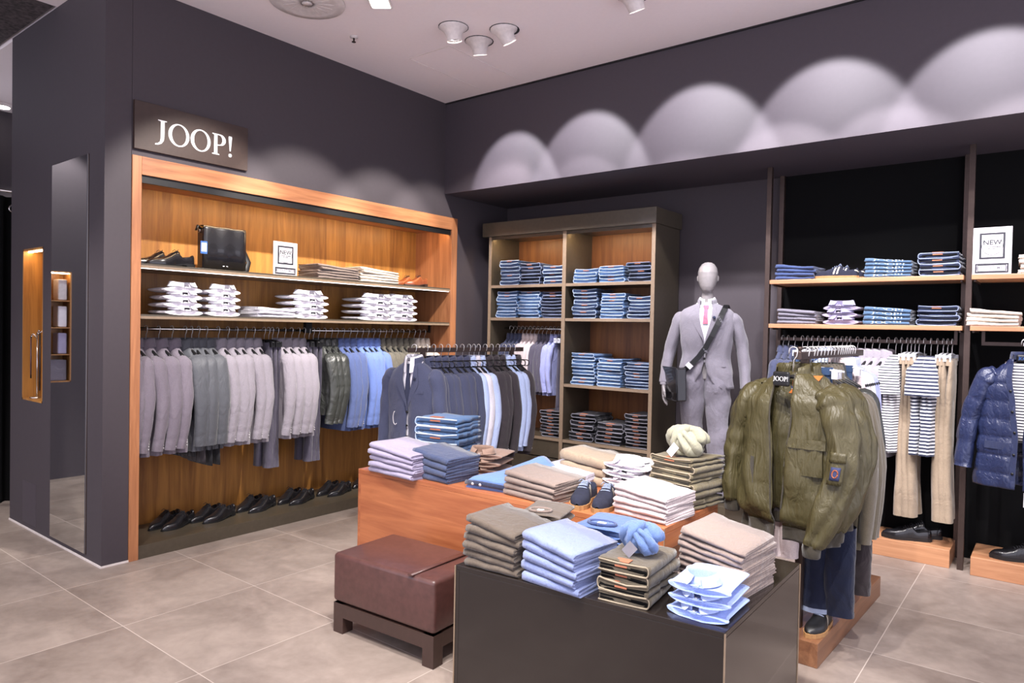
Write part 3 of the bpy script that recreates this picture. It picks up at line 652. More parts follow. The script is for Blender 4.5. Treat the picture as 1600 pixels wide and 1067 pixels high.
def hang(kind, loc, rz, mats, label, cat, group, hlabel, bar='black', sc=1.0, hgroup=None):
    k = CNT.get(kind, 0); CNT[kind] = k+1
    m_ = {'main': mats[0], 'collar': mats[1] if len(mats) > 1 else mats[0], 'button': 'button_pale'}
    nm = {'blazer': 'blazer', 'parka': 'parka', 'leather': 'leather_jacket', 'shirt': 'shirt', 'tee': 'striped_shirt', 'pants': 'trousers'}[kind]
    o = thing(nm, PROTO[kind, k % 3], m_, label, cat, loc, rz, group, (sc, sc, sc))
    put_hanger(loc, rz, hlabel, kind == 'pants', hgroup, bar, 'black' if loc[0] < .9 else 'clear_plastic')
    return o
def seq_label(desc, i, n, where):
    w = 'only' if n == 1 else ORD[i]
    return f'{desc}, {w} from {where}'

# rail of the wooden wall cabinet: x of each shoulder in the order they hang
LR = [('blazer', [213, 231, 250, 270, 291], ['c_blazer_mauve'], 'mauve grey blazer', .0, 'blazer'),
      ('parka', [312, 322, 333, 345], ['c_blazer_char'], 'charcoal grey jacket', 0, 'jacket'),
      ('blazer', [364, 379, 393, 407, 420], ['c_blazer_grey'], 'light grey blazer', 0, 'blazer'),
      ('pants', [436, 443, 449], ['c_darkgrey_tr'], 'dark grey trousers', 0, 'trousers'),
      ('blazer', [457, 468, 479, 490], ['c_blazer_grey'], 'pale grey blazer', 0, 'blazer'),
      ('pants', [499, 506, 513], ['c_darkgrey_tr'], 'slate trousers', 0, 'trousers'),
      ('leather', [521, 531, 541], ['c_leather'], 'dark leather jacket', 0, 'jacket'),
      ('blazer', [550, 560, 570], ['c_blazer_blue'], 'dusty blue blazer', 0, 'blazer'),
      ('blazer', [580, 589, 598, 607], ['c_blazer_lightblue'], 'bright blue blazer', 0, 'blazer'),
      ('shirt', [616, 625, 634, 643, 652, 661], ['c_olivegrey'], 'olive grey overshirt', 0, 'shirt'),
      ('shirt', [670, 678, 686], ['c_cream'], 'cream overshirt', 0, 'shirt')]
random.seed(5)
for kind, xs, mt, desc, _, cat in LR:
    for i, px in enumerate(xs):
        y = LX(px, 545, -.05).y
        y = min(y, iy1-.08)
        hang(kind, (RX, y, RZ), random.uniform(-.10, .06), mt, seq_label(desc, i, len(xs), 'left on cabinet rail'), cat, desc+'s on the wall cabinet rail',
             seq_label('black hanger of '+desc, i, len(xs), 'left on cabinet rail'))
# black trousers showing below the charcoal jackets and mauve blazers
for i, (px, m_) in enumerate([(262, 'c_blazer_black'), (281, 'c_blazer_black'), (303, 'c_blazer_black'), (317, 'c_charbrown'), (328, 'c_blazer_black'), (340, 'c_blazer_black')]):
    y = LX(px, 545, -.05).y
    rows = []
    wd = [.14, .14, .14, .16, .16, .16][i]; L_ = [.87, .9, .92, .97, 1.0, 1.0][i]
    for k in range(14):
        t = k/13; rows.append(sring(wd*(.9+.25*t), .016, -.35-(L_-.35)*t, 16, 2.3))
    single('suit_trousers', MB().grid(rows, True, True), m_, ORD[i]+' from left of the black trousers folded under the hanging jackets', 'trousers', (RX+.03, y+.03, RZ), 0, 'black trousers under the hanging jackets')

# ---------------------------------------------------------------- folded clothes
def strip_ring(path, th):
    """offset a 2D path to both sides -> outline pairs"""
    out = []
    for i, p in enumerate(path):
        a = path[max(i-1, 0)]; b = path[min(i+1, len(path)-1)]
        t = Vector((b[0]-a[0], b[1]-a[1])).normalized(); n = Vector((-t.y, t.x))*th/2
        out.append(((p[0]+n.x, p[1]+n.y), (p[0]-n.x, p[1]-n.y)))
    return [o[0] for o in out]+[o[1] for o in out][::-1]
def upath(a0, a1, zc, r, k=6):
    p = [(a1, zc+r), (a1*.6+a0*.4, zc+r), (a0+r+.03, zc+r), (a0+r, zc+r)]
    p += [(a0+r-r*math.sin(q), zc+r*math.cos(q)) for q in [PI*(j+1)/(k+1) for j in range(k)]]
    return p+[(a0+r, zc-r), (a0+r+.03, zc-r), (a1*.6+a0*.4, zc-r), (a1, zc-r)]
def ribbon(w, d, t, seed, loops=2, nb=14, amp=.004, mirror=False, sag=0.0, taper=.0, th=None):
    """U shaped folded cloth: round fold at -x, layers open at +x, running along y from 0 to d; bottom z=0"""
    mb = MB(); th = th or t/(2*loops)*.93
    for l in range(loops):
        r = t/2-th/2-l*th*1.08
        if r < .001: continue
        rnd = random.Random(seed*7+l); rows = []
        for i in range(nb+1):
            y = d*i/nb; ed = min(1, 4*min(i, nb-i)/nb)
            a1 = w/2-rnd.uniform(0, .012)-l*.006
            P = strip_ring(upath(-w/2+l*th*1.05+rnd.uniform(-.0015, .0015), a1, t/2, r), th)
            row = []
            for (a, z) in P:
                dz = (amp*1.6*nz(a*6+seed, y*6, l*.5)+amp*.9*nz(a*17+seed, y*15, l*3))*(z/t)-.12*t*max(0, -a/(w/2)-.2)*(z/t)+sag*((a/(w/2))**2)*1.0*(.4+.6*z/t)-taper*(1-ed)*z
                dx = amp*1.5*nz(seed+5, y*9, z*12); dy = amp*1.2*nz(a*10, seed+9, z*60) if i in (0, nb) else 0
                x = a+dx
                if mirror: x = -x
                row.append((x, y+dy, z+dz))
            rows.append(row if not mirror else row[::-1])
        n = len(rows[0]); mb.grid(rows, True, False)
        h = n//2
        k = len(mb.v)-n*(nb+1)
        for base, flip in ((k, False), (k+nb*n, True)):
            for j in range(h-1):
                f = (base+j, base+j+1, base+n-2-j, base+n-1-j); mb.f.append(f if flip else f[::-1]); mb.s.append(False)
    return mb
def Zr(a): return Matrix.Rotation(a, 4, 'Z')
# trousers / sweaters: the round fold faces -y, open layers at both x ends; width 1, unit built .28 x .34
TAPER = .2      # folded cloth is thinner at its open right end
def trouser_parts(seed, w=.28, d=.36, t=.04, loops=2, amp=.006):
    m_ = ribbon(d, w, t, seed, loops, 12, amp)          # fold at -x, runs along y
    m_.xf(Zr(PI/2) @ Matrix.Translation((0, -w/2, 0)))   # fold now faces -y
    m_.v = [(x, y, z*(1-TAPER*(x/w+.5))) for x, y, z in m_.v]
    return [('folded_cloth', m_.mesh(), 'main')]
def jeans_parts(seed, w=.27, d=.34, t=.032, patch=True):
    body = ribbon(w, d, t, seed, 1, 10, .0065, mirror=seed % 2 == 0, sag=[.004, .012, .008, .0][seed % 4], th=t*.40).xf(Matrix.Translation((0, -d/2, 0)))
    # worn pale edges of waistband and fold, at the front
    th = t*.40; r = t/2-th/2; mb = MB(); sgn = -1 if seed % 2 == 0 else 1
    for off in (0,):
        P = upath(-w/2-.001, w/2-.006, t/2, r+th*.42)
        mb.tube([(sgn*a, -d/2-.0015, z+[.004, .012, .008, .0][seed % 4]*((a/(w/2))**2)*(.4+.6*z/t)) for a, z in P], .0031, 5)
    inner = ribbon(w*.93, .03, t*.5, seed+50, 1, 2, .001, mirror=seed % 2 == 0, th=t*.2).xf(Matrix.Translation((0, -d/2-.0005, t*.22)))
    parts = [('folded_cloth', body.mesh(), 'main', [('edge_seam', mb.mesh(), 'seam'), ('waistband', inner.mesh(), 'dark')])]
    if patch: parts.append(('leather_patch', MB().box(-.045, .03, -d/2+.002, -d/2+.05, t+.0028, t+.0048).box(-.04, .025, -d/2-.004, -d/2-.0025, t*.62, t*.8).mesh(), 'patch_tan'))
    return parts
def shirt_parts(seed, w=.25, d=.34, t=.024, col=.042, label=False):
    """folded dress shirt, collar standing at the front (-y)"""
    mb = MB(); rows = []
    for i in range(15):
        v = i/14; y = -d/2+d*v; ww = w/2*(1.0+.10*math.exp(-((v-.1)/.09)**2)-.35*max(0, 1-v/.06)**2*0)
        row = []
        for j in range(25):
            a = 2*PI*j/24 if False else 2*PI*j/25
            x = ww*math.copysign(abs(math.cos(a))**.42, math.cos(a)); zz = t/2+t/2*math.copysign(abs(math.sin(a))**.8, math.sin(a))*(1-.4*abs(x/ww)**3)
            yy = y+(.035*abs(x/ww)**1.6 if v < .2 else 0)*(1-v/.2 if v < .2 else 0)
            zz += .004*nz(x*12+seed, y*9, zz*40)*(1 if zz > t*.5 else .2)+.006*(abs(x/ww)**4)*math.sin(seed+v*4)*.5
            row.append((x, yy, max(zz, 0)))
        rows.append(row)
    mb.grid(rows, True, True)
    parts = [('folded_cloth', mb.mesh(), 'main')]
    # collar: stand and fall
    cy = -d/2+(.068 if t > .03 else .085); rw, rd = (.078, .064) if t > .03 else (.066, .058); R = []
    for (dz, e) in [(t*.9, .0), (t+col*.55, -.002), (t+col, -.004), (t+col*1.03, .001), (t+col*.55, .009), (t+col*.1, .016)]:
        rg = []
        for j in range(31):
            a = -PI*.93+2*PI*.93*j/30      # opening at the front (a = +-pi)
            x = (rw+e)*math.sin(a); y = cy+(rd+e)*math.cos(a); fr = max(0, -math.cos(a))
            z = dz-(fr**2)*col*(.30 if dz > t+col*.4 else 0)
            if e > .008: z -= 0*fr; y -= fr**3*.014*(e/.016); x += math.copysign(fr**4*.018*(e/.016), x)
            rg.append((x, y, max(z, t*.8)))
        R.append(rg)
    parts.append(('collar', MB().grid(R).mesh(), 'collar'))
    pl = MB().box(-.012, .012, -d/2+.004, -d/2+.03, t*.9, t+.003)
    parts.append(('placket', pl.mesh(), 'main', [('button', MB().lathe([(.0005, 0), (.006, 0), (.006, .003), (.0005, .003)], 8, caps=False).xf(Matrix.Translation((0, -d/2+.016, t+.003))).mesh(), 'button_pale')]))
    if label: parts.append(('label', MB().box(.02, .055, -.02, .03, t+.003, t+.0045).mesh(), 'ink', [('print', MB().box(.024, .051, -.016, .026, t+.0046, t+.005).mesh(), 'paper')]))
    return parts
def neck_parts(seed, w=.28, d=.32, t=.04):
    """folded sweater with round neckline at the back-top"""
    p = shirt_parts(seed, w, d, t, .012)
    return [p[0], ('neckband', MB().tube([(.07*math.sin(a), -d/2+.10-.055*math.cos(a)*1.0, t+.004+.004*math.cos(a)) for a in [2*PI*k/20 for k in range(21)]], .007, 6).mesh(), 'collar'), ('size_label', MB().box(-.02, .02, -.075, -.05, t+.001, t+.006).mesh(), 'tag_white')]
for v in range(4):
    PROTO['trousers', v] = trouser_parts(71+v); PROTO['trouserslong', v] = trouser_parts(171+v, .34, .3, .034)
    PROTO['sweater', v] = trouser_parts(271+v, .28, .34, .05, 1, .006)
    PROTO['jeans', v] = jeans_parts(81+v, patch=False); PROTO['jeanspatch', v] = jeans_parts(81+v); PROTO['shirtf', v] = shirt_parts(91+v); PROTO['shirtl', v] = shirt_parts(95+v, label=True)
    PROTO['neck', v] = neck_parts(101+v); PROTO['shirtcol', v] = shirt_parts(191+v, w=.23, d=.32, t=.036, col=.040)
BASEW = {'jeanspatch': .27, 'trousers': .28, 'trouserslong': .34, 'sweater': .28, 'jeans': .27, 'shirtf': .25, 'shirtl': .25, 'neck': .28, 'shirtcol': .23}
BASED = {'jeanspatch': .34, 'trousers': .36, 'trouserslong': .3, 'sweater': .34, 'jeans': .34, 'shirtf': .34, 'shirtl': .34, 'neck': .32, 'shirtcol': .32}
BASET = {'jeanspatch': .032, 'trousers': .04, 'trouserslong': .034, 'sweater': .05, 'jeans': .032, 'shirtf': .024, 'shirtl': .024, 'neck': .04, 'shirtcol': .036}
NAME = {'jeanspatch': 'folded_jeans', 'trousers': 'folded_trousers', 'trouserslong': 'folded_trousers', 'sweater': 'folded_sweater', 'jeans': 'folded_jeans', 'shirtf': 'folded_shirt', 'shirtl': 'folded_shirt', 'neck': 'folded_sweater', 'shirtcol': 'folded_shirt'}
def stack(kind, c, w, d, n, h, rz, mats, desc, where, cat, jit=.006, topk=None, rise=None, mseq=None, tops=None, rnd=0, lean=(0, 0)):
    """n folded pieces piled to the height h; c = centre of the footprint"""
    R = random.Random(rnd+int(abs(c[0])*1000)); pitch = h/n; tp = TAPER if kind in ('trousers', 'trouserslong', 'sweater') else 0
    for i in range(n):
        k = kind if not (topk and i == n-1) else topk
        if k == 'jeans' and (i == n-1 or mats.get('main') == 'j_black' or R.random() < .3): k = 'jeanspatch'
        sc = (w/BASEW[k], d/BASED[k], pitch/BASET[k]*.985 if k not in ('shirtf', 'shirtl', 'shirtcol') else 1.0)
        if k == 'shirtcol' : sc = (sc[0], sc[1], 1.0)
        m_ = dict(mats)
        if mseq: m_['main'] = mseq[i % len(mseq)]
        thing(NAME[k], PROTO[k, (i+rnd+R.randint(0, 3)) % 4 if k[:5] != 'jeans' else R.randint(0, 3)], m_, f'{desc}, {vert_ord(i, n)} {where}', cat,
              (c[0]+R.uniform(-jit, jit)+lean[0]*i, c[1]+R.uniform(-jit, jit)+lean[1]*i, c[2]+pitch*i*(1-tp/2)+.0008), 0, desc+' pile '+where, sc, (0, tp*pitch*i/w, rz+R.uniform(-.06, .06)))
def foot(ax, z, A, B2, d):
    """footprint from the two front corners (pixels) on the plane z (or Y): centre, width, rotation"""
    a = F(A[0], A[1], z); b = F(B2[0], B2[1], z); v = b-a; w = v.length; u = v.normalized(); n = Vector((-u.y, u.x, 0))
    c = (a+b)/2+n*d/2; return (c.x, c.y, z), w, math.atan2(u.y, u.x)

MJ = {'light': dict(main='j_light', seam='seam_blue', dark='j_mid'), 'mid': dict(main='j_mid', seam='seam_blue', dark='j_indigo'), 'indigo': dict(main='j_indigo', seam='seam_indigo', dark='black_matte'),
      'black': dict(main='j_black', seam='seam_grey', dark='black_matte'), 'olive': dict(main='j_olive', seam='seam_olive', dark='black_matte')}
# jeans cabinet: (x0, x1, shelf z, count, height, kind, words)
JS = [(.275, .53, J1, 7, .25, 'mid', 'left pile, left bay, top shelf'), (.545, .80, J1, 6, .205, 'indigo', 'middle pile, left bay, top shelf'), (.82, 1.07, J1, 5, .17, 'mid', 'right pile, left bay, top shelf'),
      (1.17, 1.43, J1, 4, .125, 'light', 'left pile, right bay, top shelf'), (1.45, 1.72, J1, 5, .15, 'light', 'middle pile, right bay, top shelf'), (1.75, 2.0, J1, 5, .17, 'indigo', 'right pile, right bay, top shelf'),
      (.24, .51, J2, 8, .26, 'light', 'left pile, left bay, second shelf'), (.525, .79, J2, 8, .26, 'light', 'middle pile, left bay, second shelf'), (.805, 1.07, J2, 8, .25, 'indigo', 'right pile, left bay, second shelf'),
      (1.17, 1.44, J2, 8, .265, 'mid', 'left pile, right bay, second shelf'), (1.48, 1.73, J2, 8, .225, 'light', 'middle pile, right bay, second shelf'), (1.76, 2.0, J2, 6, .19, 'mid', 'right pile, right bay, second shelf'),
      (1.17, 1.43, J3, 9, .29, 'light', 'left pile, right bay, third shelf'), (1.46, 1.72, J3, 8, .245, 'light', 'middle pile, right bay, third shelf'), (1.75, 2.0, J3, 8, .225, 'mid', 'right pile, right bay, third shelf'),
      (1.17, 1.44, J4, 7, .25, 'black', 'left pile, right bay, bottom shelf'), (1.46, 1.74, J4, 5, .185, 'black', 'middle pile, right bay, bottom shelf'), (1.76, 2.0, J4, 9, .29, 'black', 'right pile, right bay, bottom shelf'),
      (.82, 1.06, J4, 8, .25, 'black', 'only pile, left bay, bottom shelf')]
CN = {'mid': 'blue jeans', 'light': 'light jeans', 'indigo': 'indigo jeans', 'black': 'black jeans'}
for i, (x0, x1, z, n, h, k, wh) in enumerate(JS):
    stack('jeans', ((x0+x1)/2, JY+.05+.17, z), (x1-x0)*.95, .34, n, h, .02, MJ[k], CN[k], 'of '+wh, 'jeans', jit=.011, rnd=i)
# shirts and trousers on the short rail of that cabinet
items = [('shirt', 'c_navy', 'navy patterned shirt')]*4+[('shirt', 'c_pinkwhite', 'pale pink shirt')]*4+[('shirt', 'c_darkgrey_tr', 'slate shirt')]*3+[('shirt', 'c_lilacshirt', 'lilac blue shirt')]*2+[('pants', 'c_darkgrey_tr', 'dark slate trousers')]*4
cnt = {}
for i, (k, m_, d_) in enumerate(items):
    j = cnt.get(d_, 0); cnt[d_] = j+1; n_ = sum(1 for q in items if q[2] == d_)
    hang(k, (JX0+.12+.05*i, .74, 1.6), PI/2+random.uniform(-.05, .05), [m_], f'{d_}, {ORD[j]} from left on jeans cabinet rail', 'trousers' if k == 'pants' else 'shirt', d_+'s on the jeans cabinet rail', f'hanger of {d_}, {ORD[j]} from left, jeans cabinet rail', sc=.80)

# left cabinet shelves
def on_shelf(xa, xb, z, kind, n, h, mats, desc, where, cat, d=.30, back=.03, **kw):
    ya = LX(xa, 440, -back).y; yb = LX(xb, 440, -back).y
    stack(kind, (-back-d/2, (ya+yb)/2, z), (yb-ya)*.97, d, n, h, PI/2, mats, desc, where, cat, **kw)
on_shelf(499, 562, SH1, 'trousers', 5, .125, dict(main='c_greybrown'), 'grey brown trousers', 'of left pile on top cabinet shelf', 'trousers')
on_shelf(565, 624, SH1, 'trousers', 5, .135, dict(main='c_cream'), 'cream trousers', 'of right pile on top cabinet shelf', 'trousers')
WS = dict(main='c_shirtwhite', collar='c_white')
on_shelf(262, 320, SH2, 'shirtcol', 4, .215, WS, 'white shirts', 'of leftmost pile on second cabinet shelf', 'shirt', rnd=1)
on_shelf(330, 380, SH2, 'shirtcol', 4, .215, WS, 'white shirts', 'of second pile from left, second cabinet shelf', 'shirt', rnd=2)
on_shelf(404, 462, SH2, 'trousers', 3, .085, dict(main='c_white'), 'white folded trousers', 'of low pile on second cabinet shelf', 'trousers', rnd=3)
on_shelf(462, 517, SH2, 'shirtcol', 4, .215, WS, 'white shirts', 'of middle pile on second cabinet shelf', 'shirt', rnd=4)
on_shelf(566, 622, SH2, 'shirtcol', 4, .225, WS, 'white shirts', 'of second pile from right, second cabinet shelf', 'shirt', rnd=5)
on_shelf(610, 656, SH2, 'shirtcol', 4, .235, WS, 'white shirts', 'of rightmost pile on second cabinet shelf', 'shirt', rnd=6, back=.04)

# right wall shelves: front edge at y=.58
def on_r(xa, xb, z, kind, n, h, mats, desc, where, cat, d=.30, yy=.61, **kw):
    a = BY(xa, 440, yy).x; b = BY(xb, 440, yy).x
    stack(kind, ((a+b)/2, yy+d/2, z), (b-a)*.97, d, n, h, 0, mats, desc, where, cat, **kw)
on_r(1210, 1272, R1, 'sweater', 4, .125, dict(main='c_navytee'), 'navy sweaters', 'of left pile on upper right shelf', 'sweater')
on_r(1349, 1424, R1, 'sweater', 5, .145, dict(main='c_petrol'), 'blue printed tees', 'of middle pile on upper right shelf', 't-shirt', jit=.002)
on_r(1433, 1500, R1, 'jeans', 4, .16, MJ['indigo'], 'dark jeans', 'of right pile on upper right shelf', 'jeans')
on_r(1215, 1276, R2, 'sweater', 4, .125, dict(main='c_greysweater'), 'speckled grey sweaters', 'of left pile on lower right shelf', 'sweater')
on_r(1286, 1340, R2, 'shirtcol', 3, .16, dict(main='c_lavender', collar='c_lilac'), 'lavender shirts', 'of collar pile on lower right shelf', 'shirt')
on_r(1349, 1424, R2, 'sweater', 4, .14, dict(main='c_petrol'), 'petrol printed tees', 'of middle pile on lower right shelf', 't-shirt', jit=.002)
on_r(1433, 1498, R2, 'jeans', 4, .13, MJ['indigo'], 'indigo jeans', 'of right pile on lower right shelf', 'jeans')
on_r(1513, 1597, R2, 'sweater', 4, .12, dict(main='c_cream'), 'beige sweaters', 'of pile at right edge, lower shelf', 'sweater')
on_r(1590, 1660, R1, 'trousers', 4, .13, dict(main='c_cream'), 'beige trousers', 'of pile at right edge, upper shelf', 'trousers')
def shelf_print(z, h, cat):
    a = BY(1386, 440, .61).x
    for k, zz in enumerate(([z+.012, z+.041, z+.07, z+.099, z+.128] if h == 5 else [z+.018, z+.053, z+.088])[:h]):
        pass

# ---------------------------------------------------------------- table piles
def tpile(A, B2, z, kind, n, h, d, mats, desc, where, cat, flip=0, **kw):
    c, w, rz = foot(2, z, A, B2, d)
    stack(kind, c, w, d, n, h, rz+flip, mats, desc, where, cat, **kw)
OT = 'on walnut table'
tpile((576, 737), (646, 752), TO, 'trousers', 5, .185, .30, dict(main='c_lavender'), 'lavender sweaters', f'of pile at left end of walnut table', 'sweater')
tpile((643, 744), (697, 758), TO, 'trousers', 4, .18, .26, dict(main='c_navysweater'), 'navy sweaters', f'of second pile on walnut table', 'sweater')
tpile((649, 716), (716, 724), TO, 'jeans', 5, .285, .30, MJ['light'], 'light blue jeans', f'of tall pile at back of walnut table', 'jeans', rnd=2)
tpile((714, 738), (776, 744), TO, 'shirtf', 3, .14, .28, dict(main='c_brownshirt', collar='c_brownshirt'), 'brown shirts', 'of pile behind the blue trousers', 'shirt', lean=(.004, .004))
tpile((788, 772), (862, 791), TO, 'trousers', 4, .14, .27, dict(main='c_greybrown'), 'taupe trousers', 'of pile in middle of walnut table', 'trousers', rnd=1)
tpile((846, 752), (915, 764), TO, 'sweater', 2, .10, .28, dict(main='c_lightgrey'), 'light grey shirts', 'of low pile behind taupe trousers', 'shirt')
tpile((874, 749), (944, 763), TO, 'trousers', 3, .19, .26, dict(main='c_beige'), 'beige trousers', 'of pile at back of walnut table', 'trousers', rnd=2)
tpile((936, 764), (1004, 780), TO, 'shirtl', 4, .175, .32, dict(main='c_white', collar='c_shirtwhite'), 'white shirts', 'of pile behind the navy sneakers', 'shirt', topk='shirtl', rnd=3)
tpile((960, 803), (1042, 822), TO, 'trousers', 5, .155, .27, dict(main='c_pinkwhite'), 'off white trousers', 'of pile at front corner of walnut table', 'trousers', rnd=5)
tpile((1016, 785), (1082, 801), TO, 'jeans', 8, .25, .28, dict(main='c_olivestack', seam='seam_olive', dark='c_olivedark'), 'olive trousers', 'of tall pile at right end of walnut table', 'trousers', rnd=8)
tpile((726, 882), (806, 904), TB, 'trousers', 6, .21, .27, dict(main='c_darktaupe'), 'dark taupe trousers', 'of pile at left corner of black table', 'trousers', rnd=1)
tpile((800, 852), (866, 862), TB, 'neck', 4, .15, .28, dict(main='c_darktaupe', collar='c_greybrown'), 'olive taupe sweaters', 'of pile behind dark taupe trousers', 'sweater', rnd=3)
tpile((815, 906), (899, 936), TB, 'trousers', 5, .20, .26, dict(main='c_bluechino'), 'light blue chinos', 'of pile at front of black table', 'trousers', rnd=2)
tpile((884, 880), (966, 900), TB, 'neck', 4, .17, .27, dict(main='c_bluesweater', collar='c_navytee'), 'blue sweaters', 'of pile behind light blue chinos', 'sweater', rnd=4)
tpile((933, 935), (1012, 955), TB, 'jeans', 4, .15, .28, MJ['olive'], 'dark taupe jeans', 'of pile below the blue scarf', 'jeans', rnd=4)
tpile((1037, 957), (1126, 983), TB, 'shirtf', 3, .14, .27, dict(main='c_shirtblue', collar='c_paleblue'), 'pale blue shirts', 'of pile at front corner of black table', 'shirt', rnd=2)
tpile((1058, 912), (1158, 942), TB, 'trouserslong', 9, .225, .30, dict(main='c_greybrown'), 'grey taupe trousers', 'of high pile by the right edge, black table', 'trousers', rnd=6)

# ---------------------------------------------------------------- shoes
def shoe_parts(kind, side):
    Ls = .29; sneaker = kind == 'sneaker'
    hw = [(0, .010), (.03, .024), (.1, .031), (.25, .033), (.42, .032), (.6, .042), (.74, .045), (.86, .038 if sneaker else .031), (.95, .025 if sneaker else .017), (1, .008 if sneaker else .005)]
    ht = [(0, .045), (.05, .066), (.15, .062), (.28, .05), (.38, .078), (.5, .070), (.62, .053), (.75, .04), (.88, .034), (.96, .024), (1, .010)]
    hb = lambda u: .020 if sneaker else (.022 if u < .25 else max(.007, .022-.015*min(1, (u-.25)/.3)))
    cy = lambda u: side*.010*math.sin(PI*u)*(1 if u > .3 else .6)
    def P(u, s_, off=0, dip=True):
        a = s_*PI/2; w_ = lk(hw, u)+off; h_ = lk(ht, u)+off; z0 = hb(u)
        y = w_*math.copysign(abs(math.sin(a))**.75, s_); z = z0+h_*abs(math.cos(a))**.62
        if .06 < u < .37: y *= 1-.10*(1-abs(s_))
        if dip and .05 < u < .36 and abs(s_) < .60:
            k = min(1, (u-.05)/.04, (.36-u)/.04); y *= 1-.15*k; z = z+(z0+.012-z)*k
        return (Ls*u, y+cy(u), z)
    S_ = [-1, -.96, -.88, -.78, -.7, -.64, -.6, -.55, -.4, -.2, 0, .2, .4, .55, .6, .64, .7, .78, .88, .96, 1]
    U_ = [0, .01, .03, .06, .08, .12, .18, .24, .3, .34, .355, .37, .4, .45, .5, .56, .62, .68, .74, .8, .86, .91, .95, .98, 1]
    up = MB().grid([[P(u, s_) for s_ in S_] for u in U_])
    so = MB(); rows = []
    for u in U_:
        w_ = lk(hw, u)+(.005 if sneaker else .004); c = cy(u); z1 = hb(u)+.002; z0 = 0 if (sneaker or u < .24) else max(0, hb(u)-.009)
        if u >= .24 and not sneaker: z0 = min(z0, hb(u)-.007); z0 = max(0, z0)
        x = Ls*u+(.004 if u == 1 else -.004 if u == 0 else 0)
        rows.append([(x, c-w_, z1), (x, c-w_*.97, z0), (x, c+w_*.97, z0), (x, c+w_, z1)])
    so.grid(rows, True, True, smooth=False)
    la = MB()
    for k in range(5 if sneaker else 4):
        u = .39+k*(.045 if sneaker else .035); sgn = .009
        pts = [Vector(P(u+.008*math.copysign(1, q)*0, q, .0018)) for q in (-.28, -.14, 0, .14, .28)]
        la.tube(pts, .0030 if sneaker else .0017, 5)
    if sneaker or True:
        z = P(.385, 0)[2]; c = cy(.385); la.tube([(Ls*.385, c-.004, z+.003), (Ls*.40, c-.02, z+.010), (Ls*.43, c-.03, z-.002)], .0017, 5); la.tube([(Ls*.385, c+.004, z+.003), (Ls*.40, c+.02, z+.008), (Ls*.44, c+.03, z-.006)], .0017, 5)
    tg = MB().grid([[P(u, s_, .0010, False) for s_ in (-.22, -.1, 0, .1, .22)] for u in (.34, .36, .40, .46, .52, .57)])
    parts = [('upper', up.mesh(), 'upper', [('lining', MB().grid([[P(u, s_, -.001) for s_ in (-.5, -.2, 0, .2, .5)] for u in (.09, .14, .2, .26, .31)]).xf(Matrix.Translation((0, 0, .0025))).mesh(), 'lining')]),
             ('sole', so.mesh(), 'sole'), ('tongue', tg.mesh(), 'upper', [('laces', la.mesh(), 'lace')])]
    if sneaker:
        st = MB()
        for sg in (-1, 1):
            for u0 in (.40, .475): st.grid([[P(u0+.05*t+du, sg*(.45+.5*t), .0015) for t in (0, .25, .5, .75, 1)] for du in (0, .018, .034)])
        parts.append(('side_stripe', st.mesh(), 'stripe'))
        parts.append(('heel_tab', MB().grid([[P(u, s_, .0015) for s_ in (-.75, -.65)] for u in (.0, .03, .08)]).grid([[P(u, s_, .0015) for s_ in (.65, .75)] for u in (.0, .03, .08)]).mesh(), 'stripe'))
    return parts
for sd in (-1, 1):
    PROTO['dress', sd] = shoe_parts('dress', sd); PROTO['sneaker', sd] = shoe_parts('sneaker', sd)
BLK = dict(upper='leather_black', sole='sole_black', lace='lace_dark', lining='suede_navy')
def shoe_pair(toe, heel, z, kind, mats, desc, where, off, cat='shoe', tilt=0):
    """toe and heel points (xyz) of the nearer shoe; off = shift of the second shoe"""
    d = toe-heel; rz = math.atan2(d.y, d.x); k = d.length/.29; k = min(1.12, max(.92, k))*1.06
    nm = 'sneaker' if kind == 'sneaker' else 'dress_shoe'
    thing(nm, PROTO[kind, 1], mats, f'{desc}, front one of pair {where}', cat, (heel.x, heel.y, z), rz, f'{desc} pair {where}', (k, k, k))
    if off is not None: thing(nm, PROTO[kind, -1], mats, f'{desc}, rear one of pair {where}', cat, (heel.x+off[0], heel.y+off[1], z), rz+.06, f'{desc} pair {where}', (k, k, k))
SP = [((228, 840), (301, 813)), ((300, 825), (365, 803)), ((372, 809), (428, 788)), ((440, 795), (488, 777)), ((495, 783), (546, 765)), ((552, 771), (596, 754))]
for i, (t_, h_) in enumerate(SP):
    a = F(t_[0], t_[1], PL); b_ = F(h_[0], h_[1], PL); dd = (a-b_).normalized()
    a = b_+dd*.295
    shoe_pair(a, b_, PL, 'dress', BLK, 'black leather dress shoe', ORD[i]+' from left on cabinet plinth', (-.10, -.06))
a = Vector((-.10, LX(226, 410, -.1).y, SH1)); b_ = Vector((-.13, LX(302, 415, -.13).y, SH1)); shoe_pair(a, b_, SH1, 'dress', BLK, 'black leather dress shoe', 'on top shelf beside satchel', (-.11, -.05))
a = Vector((-.06, LX(634, 445, -.06).y, SH1)); b_ = Vector((-.08, LX(671, 445, -.08).y, SH1)); b_ = a+(b_-a).normalized()*.29
shoe_pair(a, b_, SH1, 'dress', dict(BLK, upper='leather_tan', sole='bench_wood'), 'tan brown leather shoe', 'at right end of top cabinet shelf', (-.11, -.03))
SNK = dict(upper='suede_navy', sole='sole_tan', lace='seam_indigo', lining='insole_blue', stripe='stripe_cream')
a = BY(1276, 433, .66); b_ = BY(1345, 433, .70); b_ = a+(b_-a).normalized()*.29
shoe_pair(a, b_, R1, 'sneaker', dict(SNK, lining='insole_grey'), 'navy suede sneaker', 'on upper right shelf', (.02, .12))
